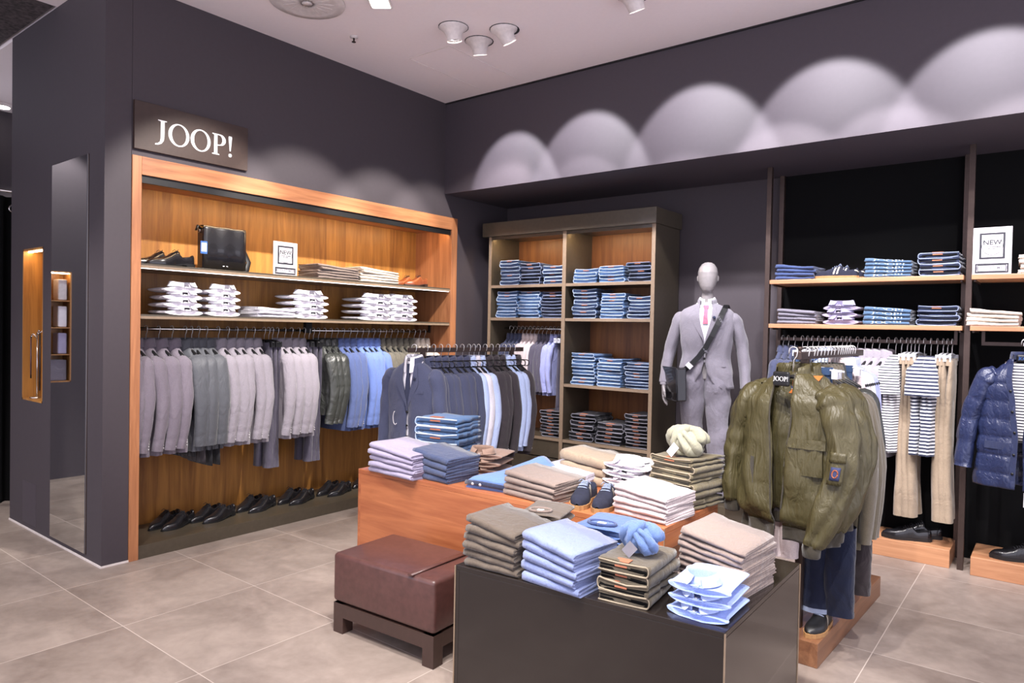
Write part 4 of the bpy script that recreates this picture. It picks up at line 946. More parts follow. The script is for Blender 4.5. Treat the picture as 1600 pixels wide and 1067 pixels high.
# sneakers on the walnut table: toes to the camera
for i, (tp, hp, sd) in enumerate([((909, 796), (950, 757), -1), ((940, 801), (974, 760), 1)]):
    a = F(tp[0]-6, tp[1], TO); b_ = F(hp[0], hp[1], TO); d = (a-b_).normalized(); b_ = a-d*.285
    thing('sneaker', PROTO['sneaker', sd], SNK, ['left', 'right'][i]+' navy suede sneaker of the pair on the walnut table', 'shoe', (b_.x, b_.y, TO), math.atan2(d.y, d.x), 'navy sneakers on the walnut table', (1.06, 1.1, 1.1))
RB = dict(BLK, lace='lace_dark', lining='black', stripe='leather_black')
a = F(1382, 838, .125); a = Vector((a.x, .70, .125)); b_ = a+Vector((.285, .08, 0)); shoe_pair(a, b_, .125, 'sneaker', dict(RB, sole='sole_black'), 'black leather sneaker', 'on plinth under striped shirts', (.05, .12))
a = Vector((BY(1552, 860, .66).x, .66, .125)); b_ = a+Vector((.28, .07, 0)); shoe_pair(a, b_, .125, 'sneaker', dict(RB, sole='sole_black'), 'black trainer', 'on plinth at right edge', (.05, .12))

# ---------------------------------------------------------------- satchel on the cabinet shelf
def satchel(loc, rz, w, h, d, label, tag, slant=0):
    r = empty('leather_satchel', label, 'bag', loc, rz)
    ob('body', MB().box(-w/2, w/2, -d/2, d/2, 0, h*.985), 'leather_black', r, .012)
    rows = []
    for (y, z) in [(d/2-.01, h*.99), (0, h+.008), (-d/2-.004, h+.003), (-d/2-.009, h*.95), (-d/2-.010, h*.5), (-d/2-.011, h*.03)]:
        rows.append([(-w/2*1.005+w*1.01*j/12, y-.002*math.sin(j*1.3), z+.003*nz(j*.5, z*9, 2)) for j in range(13)])
    m_ = MB().grid(rows); o = ob('flap', m_, 'leather_black', r); so = o.modifiers.new('s', 'SOLIDIFY'); so.thickness = .004
    p = ob('logo_plate', MB().box(-.02, .02, -d/2-.0165, -d/2-.0155, h*.09, h*.105), 'letter_white', o)
    ob('strap', MB().tube([(w/2, 0, h*.72), (w/2+.022, 0, h*.5), (w/2+.05, -.02, h*.25), (w/2+.03, -.03, .02), (w/2-.02, -.04, .004)], .02, 8, True, .18), 'black', r)
    ob('strap', MB().tube([(-w/2, 0, h*.95), (-w/2-.02, 0, h*1.02), (-w/2-.03, 0, h*.9)], .018, 8, True, .25), 'black', r)
    for sx in (-1, 1): ob('ring', MB().tube([(sx*(w/2+.008), .014*math.cos(a), h*.9+.014*math.sin(a)) for a in [2*PI*k/12 for k in range(13)]], .0025, 6), 'chrome', r)
    if tag:
        t_ = ob('price_tag', MB().box(-w/2-.03, -w/2+.02, -d/2-.022, -d/2-.018, h*.35, h*.64), 'tag_blue', r); ob('paper', MB().box(-w/2-.024, -w/2+.014, -d/2-.024, -d/2-.0225, h*.40, h*.6), 'tag_white', t_)
    return r
ya, yb_ = LX(320, 400, -.05).y, LX(385, 400, -.05).y
satchel((-.12, (ya+yb_)/2, SH1+.001), PI/2, yb_-ya, .31, .09, 'black leather satchel with flap and blue price tag on top cabinet shelf', True)

# ---------------------------------------------------------------- notices
def notice(loc, rz, w, h, label, lower):
    r = empty('notice_stand', label, 'sign', loc, rz)
    b_ = ob('board', MB().box(-w/2, w/2, -.004, .004, 0, h), 'paper', r, .001)
    ob('foot', MB().box(-w/2, w/2, -.004, .06, 0, .004), 'clear_plastic', r)
    def frame(x0, x1, z0, z1, t, nm, mt='ink'):
        ob(nm, MB().box(x0, x1, -.0052, -.0041, z0, z0+t).box(x0, x1, -.0052, -.0041, z1-t, z1).box(x0, x0+t, -.0052, -.0041, z0+t, z1-t).box(x1-t, x1, -.0052, -.0041, z0+t, z1-t), mt, b_)
    frame(-w*.33, w*.33, h*.33, h*.88, w*.055, 'square_border'); frame(-w*.43, w*.43, h*.035, h*.235, w*.04, 'lower_border'); frame(-w*.37, w*.37, h*.065, h*.205, w*.016, 'inner_border')
    ob('circle', MB().tube([(w*.27*math.cos(a), -.005, h*.60+w*.27*math.sin(a)) for a in [2*PI*k/40 for k in range(41)]], w*.006, 5), 'ink', b_)
    def txt(s_, sz, z, mt='ink', sp=1.0):
        m_ = text_mesh(s_, sz, .0003, sp, sz*.012); o = ob('lettering', m_, mt, b_); o.location = (0, -.0052, z); o.rotation_euler = (PI/2, 0, 0)
    txt('NEW', w*.21, h*.63); txt('im JOOP! neue Mode', w*.05, h*.575); txt('Men jeans', w*.05, h*.535)
    txt(lower, w*.125, h*.115, 'seam_grey', 1.1)
    return r
ya, yb_ = LX(427, 400, -.06).y, LX(464, 400, -.06).y
notice((-.06, (ya+yb_)/2, SH1), PI/2, yb_-ya, .265, 'white notice reading NEW on the top shelf of the wooden cabinet', 'DEPART.MEN')
a, b_ = BY(1519, 428, .62), BY(1580, 428, .62); t_ = BY(1550, 355, .62)
notice(((a.x+b_.x)/2, .62, R1), 0, b_.x-a.x, t_.z-R1, 'white notice reading NEW DEPART.MEN on the right wall shelf', 'DEPART.MEN')
# chest prints on the folded tees of the right shelves
def prints():
    k = 0
    for o in list(bpy.data.objects):
        if o.name.startswith('folded_sweater') and 'printed tees' in o.get('label', ''):
            L_ = logo(o, (0, -BASED['sweater']/2-.010, BASET['sweater']*.30), .022, (PI/2, 0, 0), 'seam_blue', 'chest_print', .03)
            L_.scale = (.05, BASET['sweater']*.5, .02)
prints()

# ---------------------------------------------------------------- knotted scarves
def scarf(loc, rz, R_, mat, label, tag):
    mb = MB(); rnd = random.Random(7)
    mb.grid([[(R_*.85*math.sin(p)*math.cos(2*PI*j/28)*(1+.07*nz(j*.4, p*3, 1)), R_*.8*math.sin(p)*math.sin(2*PI*j/28), R_*.62+R_*.62*math.cos(p)) for j in range(28)] for p in [PI*(k+.02)/14.04 for k in range(15)]], True)
    for k in range(5):
        ax = rnd.uniform(-.7, .7); az = k*PI/5+rnd.uniform(-.2, .2); pts = []
        for q in range(19):
            a = 2*PI*q/18*.93; p = Vector((R_*.78*math.cos(a), 0, R_*.62*math.sin(a))); p = Matrix.Rotation(az, 3, 'Z') @ (Matrix.Rotation(ax, 3, 'X') @ p); pts.append((p.x*1.05, p.y*1.0, max(.016, p.z+R_*.66)))
        rr = [R_*(.26+.10*math.sin(q*.9+k)) for q in range(19)]
        n0 = len(mb.v); mb.tube(pts, rr, 12, True, .8)
        mb.v[n0:] = [(x+.004*nz(x*60, y*60, z*40), y+.004*nz(y*60, z*60, x*40), max(.0005, z+.004*nz(z*60, x*60, y*30))) for x, y, z in mb.v[n0:]]
    r = empty('knotted_scarf', label, 'scarf', loc, rz); ob('cloth', mb, mat, r)
    ob('tag', MB().box(-.02, .02, -R_*1.06, -R_*1.05, R_*.1, R_*.75).xf(T(ry=.7, x=-R_*.4)), tag, r)
c_, w_, rz_ = foot(2, TO, (1016, 785), (1082, 801), .28)
scarf((c_[0]+.01, c_[1]-.03, TO+.262), rz_, .105, 'c_scarf', 'pale khaki scarf knotted into a ball on the olive trousers pile', 'tag_white')
c_, w_, rz_ = foot(2, TB, (933, 935), (1012, 955), .28)
scarf((c_[0]+.01, c_[1], TB+.160), rz_, .078, 'c_scarfblue', 'blue scarf knotted into a ball on the dark taupe jeans pile', 'seam_grey')

# blue trousers laid slantwise between the navy sweaters and the taupe trousers
a = F(722, 760, TO); b_ = F(800, 772, TO); d = (b_-a); ang = math.atan2(d.y, d.x)
r = empty('folded_trousers', 'blue trousers folded slantwise on the walnut table beside navy sweaters', 'trousers', ((a.x+b_.x)/2, (a.y+b_.y)/2, TO), ang)
def drape(seed, z0, w0, w1, L_, th, sk):
    rows = []
    for i in range(15):
        v = i/14; row = []
        for j in range(17):
            u = j/16-.5; x = u*(w0+(w1-w0)*v)+sk*v; y = v*L_; z = z0+th*(.55+.35*math.sin(PI*min(1, max(0, (u+.5)*1.0)))**.4)+.010*nz(x*11+seed, y*9, seed)+.085*v*math.exp(-u*u*5)+(.0 if v > .06 else -th*.35)
            row.append((x, y, z))
        rows.append(row)
    top = rows; bot = [[(p[0], p[1], z0) for p in rw] for rw in rows]
    mb = MB().grid([ [*tr, *br[::-1]] for tr, br in zip(top, bot)], True, True); return mb
ob('trouser_leg', drape(1, .001, .27, .20, .42, .032, .13), 'c_bluepants', r); ob('trouser_leg', drape(2, .036, .25, .18, .40, .03, .15), 'c_bluepants', r)
ob('waistband', MB().tube([(-.135, .0, .03), (-.05, -.008, .034), (.05, -.006, .03), (.13, .0, .025)], .015, 8, True, .9), 'c_navy_deep', r)
ob('button', MB().lathe([(.0005, 0), (.008, 0), (.008, .004), (.0005, .004)], 10, caps=False).xf(T(-.08, -.018, .03, rx=PI/2)), 'button_pale', r)
ob('button', MB().lathe([(.0005, 0), (.008, 0), (.008, .004), (.0005, .004)], 10, caps=False).xf(T(-.03, -.02, .03, rx=PI/2)), 'button_pale', r)

# ---------------------------------------------------------------- front facing garments
class Wear:
    """a garment body seen from the front; local x across, front -y, s measured down from the neck (z = z0 - s)"""
    def __init__(s, wk, dk, z0, p=2.4): s.wk, s.dk, s.z0, s.p = wk, dk, z0, p
    def ys(s, x, q): w, d = lk(s.wk, q), lk(s.dk, q); return -d*max(.0, 1-min(1, abs(x)/w)**s.p)**(1/s.p)
    def pt(s, x, q, off=.006): return (x, s.ys(x, q)-off, s.z0-q)
    def patch(s, fx0, fx1, q0, q1, off=.006, nx=6, nq=8, wav=0, th=.004):
        rows = []
        for i in range(nq+1):
            q = q0+(q1-q0)*i/nq; a = fx0(q) if callable(fx0) else fx0; b_ = fx1(q) if callable(fx1) else fx1
            rows.append([s.pt(a+(b_-a)*j/nx, q, off+wav*math.sin(j*1.7+i*1.1)) for j in range(nx+1)])
        mb = MB().grid(rows); back = [[(x, y+th, z) for x, y, z in r_] for r_ in rows]
        mb.grid(back[::-1]); mb.grid([rows[0][::-1], back[0][::-1]], smooth=False); mb.grid([rows[-1], back[-1]], smooth=False)
        mb.grid([[r_[0] for r_ in rows], [r_[0] for r_ in back]], smooth=False); mb.grid([[r_[-1] for r_ in back], [r_[-1] for r_ in rows]], smooth=False)
        return mb
    def disc(s, x, q, r_, off=.008, th=.003): p_ = s.pt(x, q, off); return MB().lathe([(.0005, 0), (r_, 0), (r_, th), (.0005, th)], 10, caps=False).xf(T(*p_, rx=PI/2))
def solid(o, t=.003):
    m_ = o.modifiers.new('thickness', 'SOLIDIFY'); m_.thickness = t; m_.offset = -1; return o
def suit_front(root, mat, shirt, tie, wk, dk, z0, L, arms, gap, V, seed=3, pin=None, M=None, amp=.005, hem_round=True, shirt_keys=None):
    g = Wear(wk, dk, z0); mb, rows = torso(wk, dk, L, seed, n=46, m=34, gap=gap, amp=amp); mb.xf(T(0, 0, z0))
    solid(ob('jacket_body', mb, mat, root))
    lp = ob('lapel', g.patch(lambda q: -max(.002, gap(q)), lambda q: -max(.004, gap(q))-lk([(0, .018), (.05, .030), (V*.5, .062), (V*.52, .050), (V, .004)], q), .006, V, .009, 4, 12), mat, root)
    ob('lapel', g.patch(lambda q: max(.002, gap(q))+lk([(0, .018), (.05, .030), (V*.5, .062), (V*.52, .050), (V, .004)], q), lambda q: max(.002, gap(q)), .006, V, .009, 4, 12), mat, root)
    ob('collar', collar_band(.066, lk(dk, .05)*.85+.01, .035, z0+.0, gap=.04, flare=.014, drop=.008), mat, root)
    for sx in (-1, 1): ob('pocket_flap', g.patch(sx*.075 if sx > 0 else -.165, .165 if sx > 0 else -.075, L*.68, L*.68+.045, .006, 5, 3), mat, root)
    ob('breast_pocket', g.patch(.065, .135, L*.27, L*.27+.02, .006, 4, 2), mat, root)
    for q in (V+.01, V+.11): ob('button', g.disc(.0, q, .009, .008), 'black', root)
    for i, a in enumerate(arms): 
        sl_ = ob('sleeve', limb(a, [(0, .03), (.1, .052), (.25, .066), (.5, .060), (1, .046)], seed+i, n=18, m=28, flat=.85, amp=.006), mat, root)
    # shirt inside the V
    wk2 = [(a, b_*.93) for a, b_ in wk]; dk2 = [(a, b_*.86) for a, b_ in dk]; sh = Wear(wk2, dk2, z0)
    ob('shirt_front', sh.patch(-.085, .085, .0, L*.70, .0, 10, 16), shirt, root)
    ob('shirt_collar', collar_band(.056, .058, .045, z0+.004, gap=.012, flare=.018, drop=.03), shirt, root)
    if tie:
        t_ = MB(); y_ = lambda q: sh.ys(0, q)-.007
        tq = V+.02 if tie != 'c_tie' else .17
        ob('tie', sh.patch(lambda q: -lk([(0, .018), (.035, .022), (.05, .014), (V, .030)], q), lambda q: lk([(0, .018), (.035, .022), (.05, .014), (V, .030)], q), .018, tq, .012, 4, 10, .001, .008), tie, root)
    if pin: ob('lapel_pin', g.disc(.07, .12, .013, .016, .008), pin, root)
    return g
# ---- centre rack: dark T bar rack behind the walnut table
pa, pb = F(641, 541, 1.44), None
RA = Vector((1.06, -1.42, 1.44)); RB_ = Vector((1.22, -.32, 1.44)); dv = (RB_-RA); rl_ = dv.length; rz_c = math.atan2(dv.y, dv.x)
r = empty('clothes_rack', 'dark free-standing flat bar rack with navy suits behind the walnut table', 'clothes rack', (RA.x, RA.y, 0), rz_c)
ob('bar', MB().box(-.03, rl_+.03, -.014, .014, 1.405, 1.44), 'steel_brown', r, .001)
for x_ in (.10, rl_-.10): ob('post', MB().box(x_-.016, x_+.016, -.016, .016, .02, 1.405), 'steel_brown', r, .001)
ob('base', MB().box(-.03, rl_+.03, -.13, .13, 0, .02), 'steel_brown', r, .002)
def on_bar(t): return (RA.x+dv.x/rl_*t, RA.y+dv.y/rl_*t, 1.442)
hz = rz_c-PI/2
nav = [(0.13, 'blazer', 'c_navysuit', 'navy blazer'), (.20, 'blazer', 'c_navysuit', 'navy blazer'), (.27, 'blazer', 'c_navysuit', 'navy blazer'), (.34, 'blazer', 'c_navysuit', 'navy blazer'), (.41, 'blazer', 'c_navysuit', 'navy blazer'), (.48, 'blazer', 'c_navysuit', 'navy blazer'),
       (.55, 'shirt', 'c_paleblue', 'white shirt'), (.60, 'shirt', 'c_white', 'white shirt'), (.65, 'shirt', 'c_paleblue', 'white shirt'),
       (.72, 'blazer', 'c_charbrown', 'charcoal brown blazer'), (.79, 'blazer', 'c_charbrown', 'charcoal brown blazer'), (.86, 'blazer', 'c_charbrown', 'charcoal brown blazer'),
       (.93, 'shirt', 'c_paleblue', 'pale blue shirt'), (.98, 'shirt', 'c_paleblue', 'pale blue shirt'), (1.04, 'blazer', 'c_charbrown', 'black blazer')]
cnt = {}
for t, k, m_, d_ in nav:
    j = cnt.get(d_, 0); cnt[d_] = j+1
    hang(k, on_bar(t), hz+random.uniform(-.07, .07), [m_], f'{d_}, {ORD[j]} from front on the centre rack', 'shirt' if k == 'shirt' else 'blazer', d_+'s on the centre rack', f'black hanger of {d_}, {ORD[j]} from front, centre rack', sc=1.0 if k == 'blazer' else 1.02)
p_ = on_bar(.02)
r = empty('suit_jacket', 'navy suit jacket with white shirt and dark tie facing out on centre rack', 'jacket', p_, hz+.30)
wk = [(0, .062), (.015, .085), (.04, .125), (.075, .175), (.11, .215), (.17, .228), (.35, .215), (.46, .205), (.78, .232)]
dk = [(0, .05), (.05, .06), (.15, .075), (.4, .065), (.78, .075)]
arm = lambda sx: [(sx*.165, 0, -.19), (sx*.215, 0, -.24), (sx*.25, .0, -.50), (sx*.25, -.04, -.76)]
suit_front(r, 'c_navysuit', 'c_white', 'c_navy_deep', wk, dk, -.1, .78, [arm(-1), arm(1)], lambda q: lk([(0, .05), (.1, .046), (.36, .001), (.5, .002), (.78, .03)], q), .36, pin='c_navy_deep')
ob('security_loop', MB().tube([(-.10+.02*math.cos(a), -.085, -.52+.05*math.sin(a)) for a in [PI*.6+PI*1.1*k/12 for k in range(13)]], .0035, 6), 'button_pale', r)
put_hanger(p_, hz+.30, 'black hanger of the outward facing navy suit jacket', False)

# ---------------------------------------------------------------- right rail
def on_rail(px): return BY(px, 535, .75).x
def rail_item(kind, px, m_, desc, i, cat, rz, sc=1.0, dy=0):
    x = min(max(on_rail(px), 3.07), 4.23)
    hang(kind, (x, .745+dy, RR+.002), rz, [m_], f'{desc}, {ORD[i]} from left on right wall rail', cat, desc+'s on the right wall rail', f'hanger of {desc}, {ORD[i]} from left, right wall rail', sc=sc)
GR = [('shirt', [1222, 1232, 1242], 'c_navy', 'navy polo shirt', 'shirt'), ('pants', [1254, 1262, 1270, 1279], 'j_mid', 'blue jeans', 'jeans'), ('shirt', [1289, 1298], 'c_paleblue', 'pale blue shirt', 'shirt'), ('pants', [1308, 1316, 1323, 1329], 'c_skyblue', 'light blue trousers', 'trousers'),
      ('blazer', [1340, 1352, 1363, 1374, 1388], 'c_blazer_grey', 'light grey blazer', 'blazer'), ('tee', [1400, 1409], 'c_tee_striped', 'white striped shirt', 'shirt'), ('pants', [1418, 1424, 1430, 1436], 'c_beige', 'beige trousers', 'trousers'),
      ('tee', [1445, 1455, 1465], 'c_tee_navystripe', 'navy striped shirt', 'shirt'), ('pants', [1474, 1481, 1488, 1494], 'c_beige', 'sand trousers', 'trousers')]
for k, pxs, m_, d_, cat in GR:
    for i, px in enumerate(pxs):
        rz = PI/2+random.uniform(-.07, .07)-(.22 if k == 'blazer' else .12 if k == 'tee' else .1)
        rail_item(k, px, m_, d_, i, cat, rz, {'tee': 1.02, 'blazer': .97, 'pants': 1.13, 'shirt': .85}[k])

# ---------------------------------------------------------------- olive rack in front on the right
OX, OY0, OY1, OZ = 3.815, -1.47, -.30, 1.492
r = empty('clothes_rack', 'free-standing bar rack on walnut base holding olive jackets in front right', 'clothes rack', (OX, OY0, 0), -.035)
ob('bar', MB().box(-.018, .018, 0, OY1-OY0, -.018+OZ, .018+OZ), 'steel_brown', r, .001)
ob('finial', MB().lathe([(.012, OZ+.018), (.008, OZ+.024), (.016, OZ+.032), (.016, OZ+.042), (.001, OZ+.046)], 14, 0, .03, caps=False), 'steel_brown', r)
ob('post', MB().box(-.018, .018, .10, .135, .12, OZ-.018), 'steel_brown', r, .001); ob('post', MB().box(-.018, .018, OY1-OY0-.14, OY1-OY0-.105, .12, OZ-.018), 'steel_brown', r, .001)
ob('base', MB().box(-.02, .14, -.03, OY1-OY0+.05, 0, .12), 'wood_base', r, .003)
def obar(t): return (OX+.035*t, OY0+t, OZ+.019)

def bomber(loc, rz, label, seed=5, hero=True, mat='c_olive', sc=1.0, gapw=.05):
    r = empty('bomber_jacket', label, 'jacket', loc, rz, None, (sc, sc, sc))
    wk = [(0, .075), (.015, .092), (.04, .12), (.09, .175), (.15, .232), (.22, .25), (.45, .262), (.66, .268), (.70, .258), (.725, .235), (.80, .238)]
    dk = [(0, .06), (.05, .075), (.15, .10), (.45, .115), (.66, .12), (.70, .11), (.725, .085), (.80, .085)]
    L = .80; z0 = -.105
    gap = (lambda q: lk([(0, .045), (.08, .05), (.2, .055), (.45, .035), (.8, .02)], q)*gapw/.05)
    puff = lambda q, pt_: (1 if q < .70 else .15)*(.010*math.sin(pt_[0]*30+3*nz(pt_[0]*3, q*1.6, seed)*2+seed+q*2)*min(1, q/.12)+.010*nz(pt_[0]*7+seed, q*4, 2)+.006*abs(nz(pt_[0]*15+seed, q*20, 5)))
    mb, rows = torso(wk, dk, L, seed, n=84, m=60, gap=gap, amp=.008, folds=8, puff=puff)
    # split the ribbed waistband from the shell
    k = [i for i, rw in enumerate(rows) if rw[0][2] < -.722][0]
    solid(ob('jacket_body', MB().grid(rows[:k+1]).xf(T(0, 0, z0)), mat, r), .004)
    solid(ob('waistband', MB().grid(rows[k:]).xf(T(0, 0, z0)), 'c_olivedark', r), .005)
    g = Wear(wk, dk, z0)
    ob('collar', collar_band(.074, .068, .055, z0-.008, gap=.052, flare=.010, drop=-.01), mat, r)
    for sx in (-1, 1):
        pth = [(sx*.15, 0, z0-.075), (sx*.225, -.01, z0-.16), (sx*(.285 if sx < 0 else .285), -.015 if sx < 0 else -.05, z0-.42), (sx*(.29 if sx < 0 else .20), -.05 if sx < 0 else -.15, z0-(.68 if sx < 0 else .78))]
        rad = [(0, .03), (.12, .062), (.28, .086), (.5, .082), (.85, .074), (.97, .056), (1, .042)]
        pf = lambda t, s_=seed+sx: .05*math.sin(t*40+s_+2*math.sin(t*11))*(.3+t)*.6
        sl_ = ob('sleeve', limb(pth, rad, seed+sx*3, n=40, m=70, flat=.85, amp=.010, puff=pf), mat, r)
        e = Vector(pth[-1]); cf = MB().lathe([(.040, 0), (.043, -.02), (.040, -.055), (.036, -.06), (.034, -.04)], 18, caps=False).xf(T(e.x, e.y, e.z+.01, sy=.85)); ob('cuff', cf, 'c_olivedark', sl_)
        if sx > 0 and hero:
            for q, nm in ((.36, 'sleeve_pocket'),):
                def sp(u, v, o): # around the outer front of the sleeve
                    c = Vector((.292-v*.012, -.042-v*.02, z0-.34-v*.14)); a = -PI/2+.20+u*.75; rr = .090+o; return (c.x+rr*.85*math.cos(a), c.y+rr*math.sin(a), c.z)
                pk = ob('sleeve_pocket', MB().grid([[sp(u/6-.5, v/6, .006) for u in range(7)] for v in range(7)]), mat, r); solid(pk, .005)
                fl = ob('pocket_flap', MB().grid([[sp((u/6-.5)*1.08, v/3*.32-.04, .012) for u in range(7)] for v in range(4)]), mat, pk); solid(fl, .004)
                bd = ob('badge', MB().grid([[sp((u/4-.5)*.62, .42+v/4*.42, .013) for u in range(5)] for v in range(5)]), 'badge_blue', pk); solid(bd, .003)
                ob('emblem', MB().tube([sp(.17*math.cos(a), .63+.12*math.sin(a), .0155) for a in [2*PI*k/16 for k in range(17)]], .0035, 6), 'leather_tan', bd)
    if hero:
        ob('yoke_flap', g.patch(lambda q: gap(q)+.01, lambda q: lk(wk, q)*.86, .30, .345, .018, 10, 4, .003), mat, r)
        pk = ob('chest_pocket', g.patch(lambda q: gap(q)+.03, lambda q: lk(wk, q)*.80, .335, .47, .012, 10, 6, .003), mat, r)
        ob('side_pocket', g.patch(-.15, -.13, .42, .55, .012, 2, 5), 'c_olivedark', r, label='zipped slanted pocket')
        ob('zip', MB().tube([g.pt(-gap(q)-.002, q, .006) for q in [i*.04 for i in range(20)]], .004, 6), 'c_olivedark', r)
        ob('zip', MB().tube([g.pt(gap(q)+.002, q, .006) for q in [i*.04 for i in range(20)]], .004, 6), 'c_olivedark', r)
        ob('lining', g.patch(-.10, .10, .01, .10, -.10, 6, 3, 0, .004), 'orange_lining', r, label='orange lining at the neck')
        lb = ob('brand_label', MB().box(-.028, .028, .02, .024, z0-.10, z0-.065), 'badge_blue', r); logo(lb, (0, .0195, z0-.088), .012, (PI/2, 0, 0), 'letter_white')
        inn = [[(x*.95, max(y, -.02) if y < 0 else y*.9, z) for x, y, z in rw] for rw in rows[2:58]]
        ob('inner_lining', MB().grid([[(-.20+.40*j/10, .02+.01*math.sin(j*2+i*.5), z0-.08-.62*i/12) for j in range(11)] for i in range(13)]), 'c_charbrown', r)
    return r
bl = obar(.0)
bomber((bl[0]-.02, bl[1], bl[2]), -.24, 'shiny olive bomber jacket with badge pocket at the front of the right rack', 5)
hk_ = put_hanger((bl[0]-.02, bl[1], bl[2]), -.24, 'wide black hanger with white lettering holding the front olive jacket')
blk = ob('neck_block', MB().box(-.042, .042, -.112, -.092, -.165, -.095), 'black', hk_, .008); logo(blk, (0, -.1125, -.14), .021, (PI/2, 0, 0), 'letter_white')
b2 = obar(.11)
bomber((b2[0], b2[1], b2[2]), .04, 'second olive bomber jacket hanging right behind the badge pocket jacket', 9, False, gapw=.02, sc=.95)
put_hanger(b2, .04, 'black hanger of the second olive bomber jacket')
cnt = {}
for t, k, m_, d_, rz in [(.20, 'pants', 'j_mid', 'blue jeans', 0), (.25, 'pants', 'j_mid', 'blue jeans', 0), (.31, 'blazer', 'c_oliveblazer', 'olive brown blazer', .05), (.37, 'blazer', 'c_oliveblazer', 'olive brown blazer', -.05), (.43, 'blazer', 'c_oliveblazer', 'olive brown blazer', .03), (.49, 'blazer', 'c_oliveblazer', 'olive brown blazer', 0),
                         (.55, 'leather', 'c_leather', 'dark jacket', 0), (.62, 'pants', 'j_mid', 'blue jeans', 0), (.67, 'shirt', 'c_pinkwhite', 'pinkish shirt', 0), (.71, 'shirt', 'c_white', 'white shirt', 0), (.75, 'shirt', 'c_white', 'white shirt', 0), (.79, 'shirt', 'c_pinkwhite', 'pinkish shirt', 0), (.83, 'shirt', 'c_white', 'white shirt', 0), (.87, 'shirt', 'c_white', 'white shirt', 0), (.92, 'shirt', 'c_lilacshirt', 'blue shirt', 0), (.97, 'shirt', 'c_lilacshirt', 'blue shirt', 0)]:
    j = cnt.get(d_, 0); cnt[d_] = j+1
    hang(k, obar(t), rz, [m_], f'{d_}, {ORD[j]} from front on the front right rack', {'pants': 'jeans', 'blazer': 'blazer'}.get(k, 'jacket' if k == 'leather' else 'shirt'), d_+'s on the front right rack', f'hanger of {d_}, {ORD[j]} from front, front right rack', sc={'blazer': 1.14, 'pants': .8, 'leather': 1.05, 'shirt': .66}[k])
# jeans and long dark trousers with a shoe as outfit on the rack base
def long_legs(loc, rz, L_, w, mat, label, cat, top=.2, xs=(-.055, .05)):
    r = empty('hanging_trousers', label, 'trousers' if cat is None else cat, loc, rz)
    for sx in xs:
        rows = []
        for i in range(22):
            t = i/21; rg = sring(w*(1-.1*t), .05-.008*t, -top-(L_-top)*t, 22, 2.3, cx=sx*(1+.1*t), cy=.01*math.sin(t*5+sx*30))
            for q in rg: q[1] += .010*nz(q[0]*18, t*6, sx*9); q[0] += .004*nz(q[1]*20, t*8, 1)
            rows.append(rg)
        l_ = ob('trouser_leg', MB().grid(rows, True), mat, r)
        if mat.startswith('j_'): ob('hem', MB().grid([[(q[0]*1.01, q[1]*1.02, q[2]-.0+dz) for q in rows[-1]] for dz in (.02, 0, -.004)], True), 'seam_indigo' if sx < 0 else mat, l_)
    return r
long_legs((3.93, OY0+.17, 1.40), .1, 1.19, .075, 'j_deep', 'dark blue jeans hanging under the olive jackets above a shoe', None, .75, (-.04, .06))
long_legs((3.985, OY0+.34, 1.40), .1, 1.12, .07, 'c_darkbrown', 'dark brown trousers hanging behind the dark blue jeans', None, .85, (-.03, .05))
long_legs((3.74, OY0+.10, 1.40), .0, .93, .05, 'c_pinkwhite', 'dusty pink trousers hanging just below the olive jacket hem', None, .6, (-.03, .03))
a = Vector((3.895, OY0-.015+.02, .12)); thing('sneaker', PROTO['sneaker', 1], dict(SNK, upper='black', lining='black'), 'black sneaker with cream stripe on the walnut rack base', 'shoe', (a.x+.02, a.y+.285, .121), -PI/2-.05)

# ---------------------------------------------------------------- navy quilted jacket
qx = BY(1590, 540, .52).x
r = empty('quilted_jacket', 'shiny navy quilted jacket facing out at the right edge', 'jacket', (qx+.045, .47, RR+.01), -.10)
wk = [(0, .07), (.015, .085), (.05, .125), (.10, .175), (.15, .215), (.2, .232), (.5, .235), (.82, .25)]; dk = [(0, .055), (.05, .06), (.15, .085), (.82, .09)]
z0 = -.105; gap = lambda q: lk([(0, .05), (.1, .055), (.3, .03), (.5, .012), (.8, .02)], q)
pf = lambda q, pt_: .011*(abs(math.sin(PI*(q-.04)/.115))**.5-.4)+.004*(abs(math.sin(PI*pt_[0]/.05))**.5)+.006*nz(pt_[0]*12, q*9, 3)
mb, rows = torso(wk, dk, .82, 4, n=90, m=84, gap=gap, amp=.004, puff=pf); mb.xf(T(0, 0, z0)); solid(ob('jacket_body', mb, 'c_puffer', r), .004)
g = Wear(wk, dk, z0)
for sx in (-1, 1):
    pth = [(sx*.13, 0, z0-.09), (sx*.205, -.01, z0-.16), (sx*.285, -.01, z0-.42), (sx*.31, -.04, z0-.72)]
    ob('sleeve', limb(pth, [(0, .03), (.12, .062), (.3, .076), (.5, .068), (1, .055)], sx+7, n=30, m=70, flat=.85, amp=.008, puff=lambda t: .13*(abs(math.sin(PI*t*6.2))**.5-.5)), 'c_puffer', r)
    ob('pocket_flap', g.patch(.06 if sx > 0 else -.19, .19 if sx > 0 else -.06, .53, .575, .018, 6, 3), 'c_puffertrim', r)
ob('collar', collar_band(.072, .064, .05, z0-.004, gap=.055, flare=.012, drop=0), 'c_puffertrim', r)
ob('placket', g.patch(lambda q: -gap(q)-.032, lambda q: -gap(q), .03, .80, .014, 3, 24, .001), 'c_puffertrim', r)
for q in (.2, .33, .46, .6, .72): ob('button', g.disc(-gap(q)-.016, q, .008, .016), 'black', r)
ob('lining', MB().grid([[(-.11+.22*j/8, .03, z0-.02-.3*i/6) for j in range(9)] for i in range(7)]), 'c_greybrown', r)
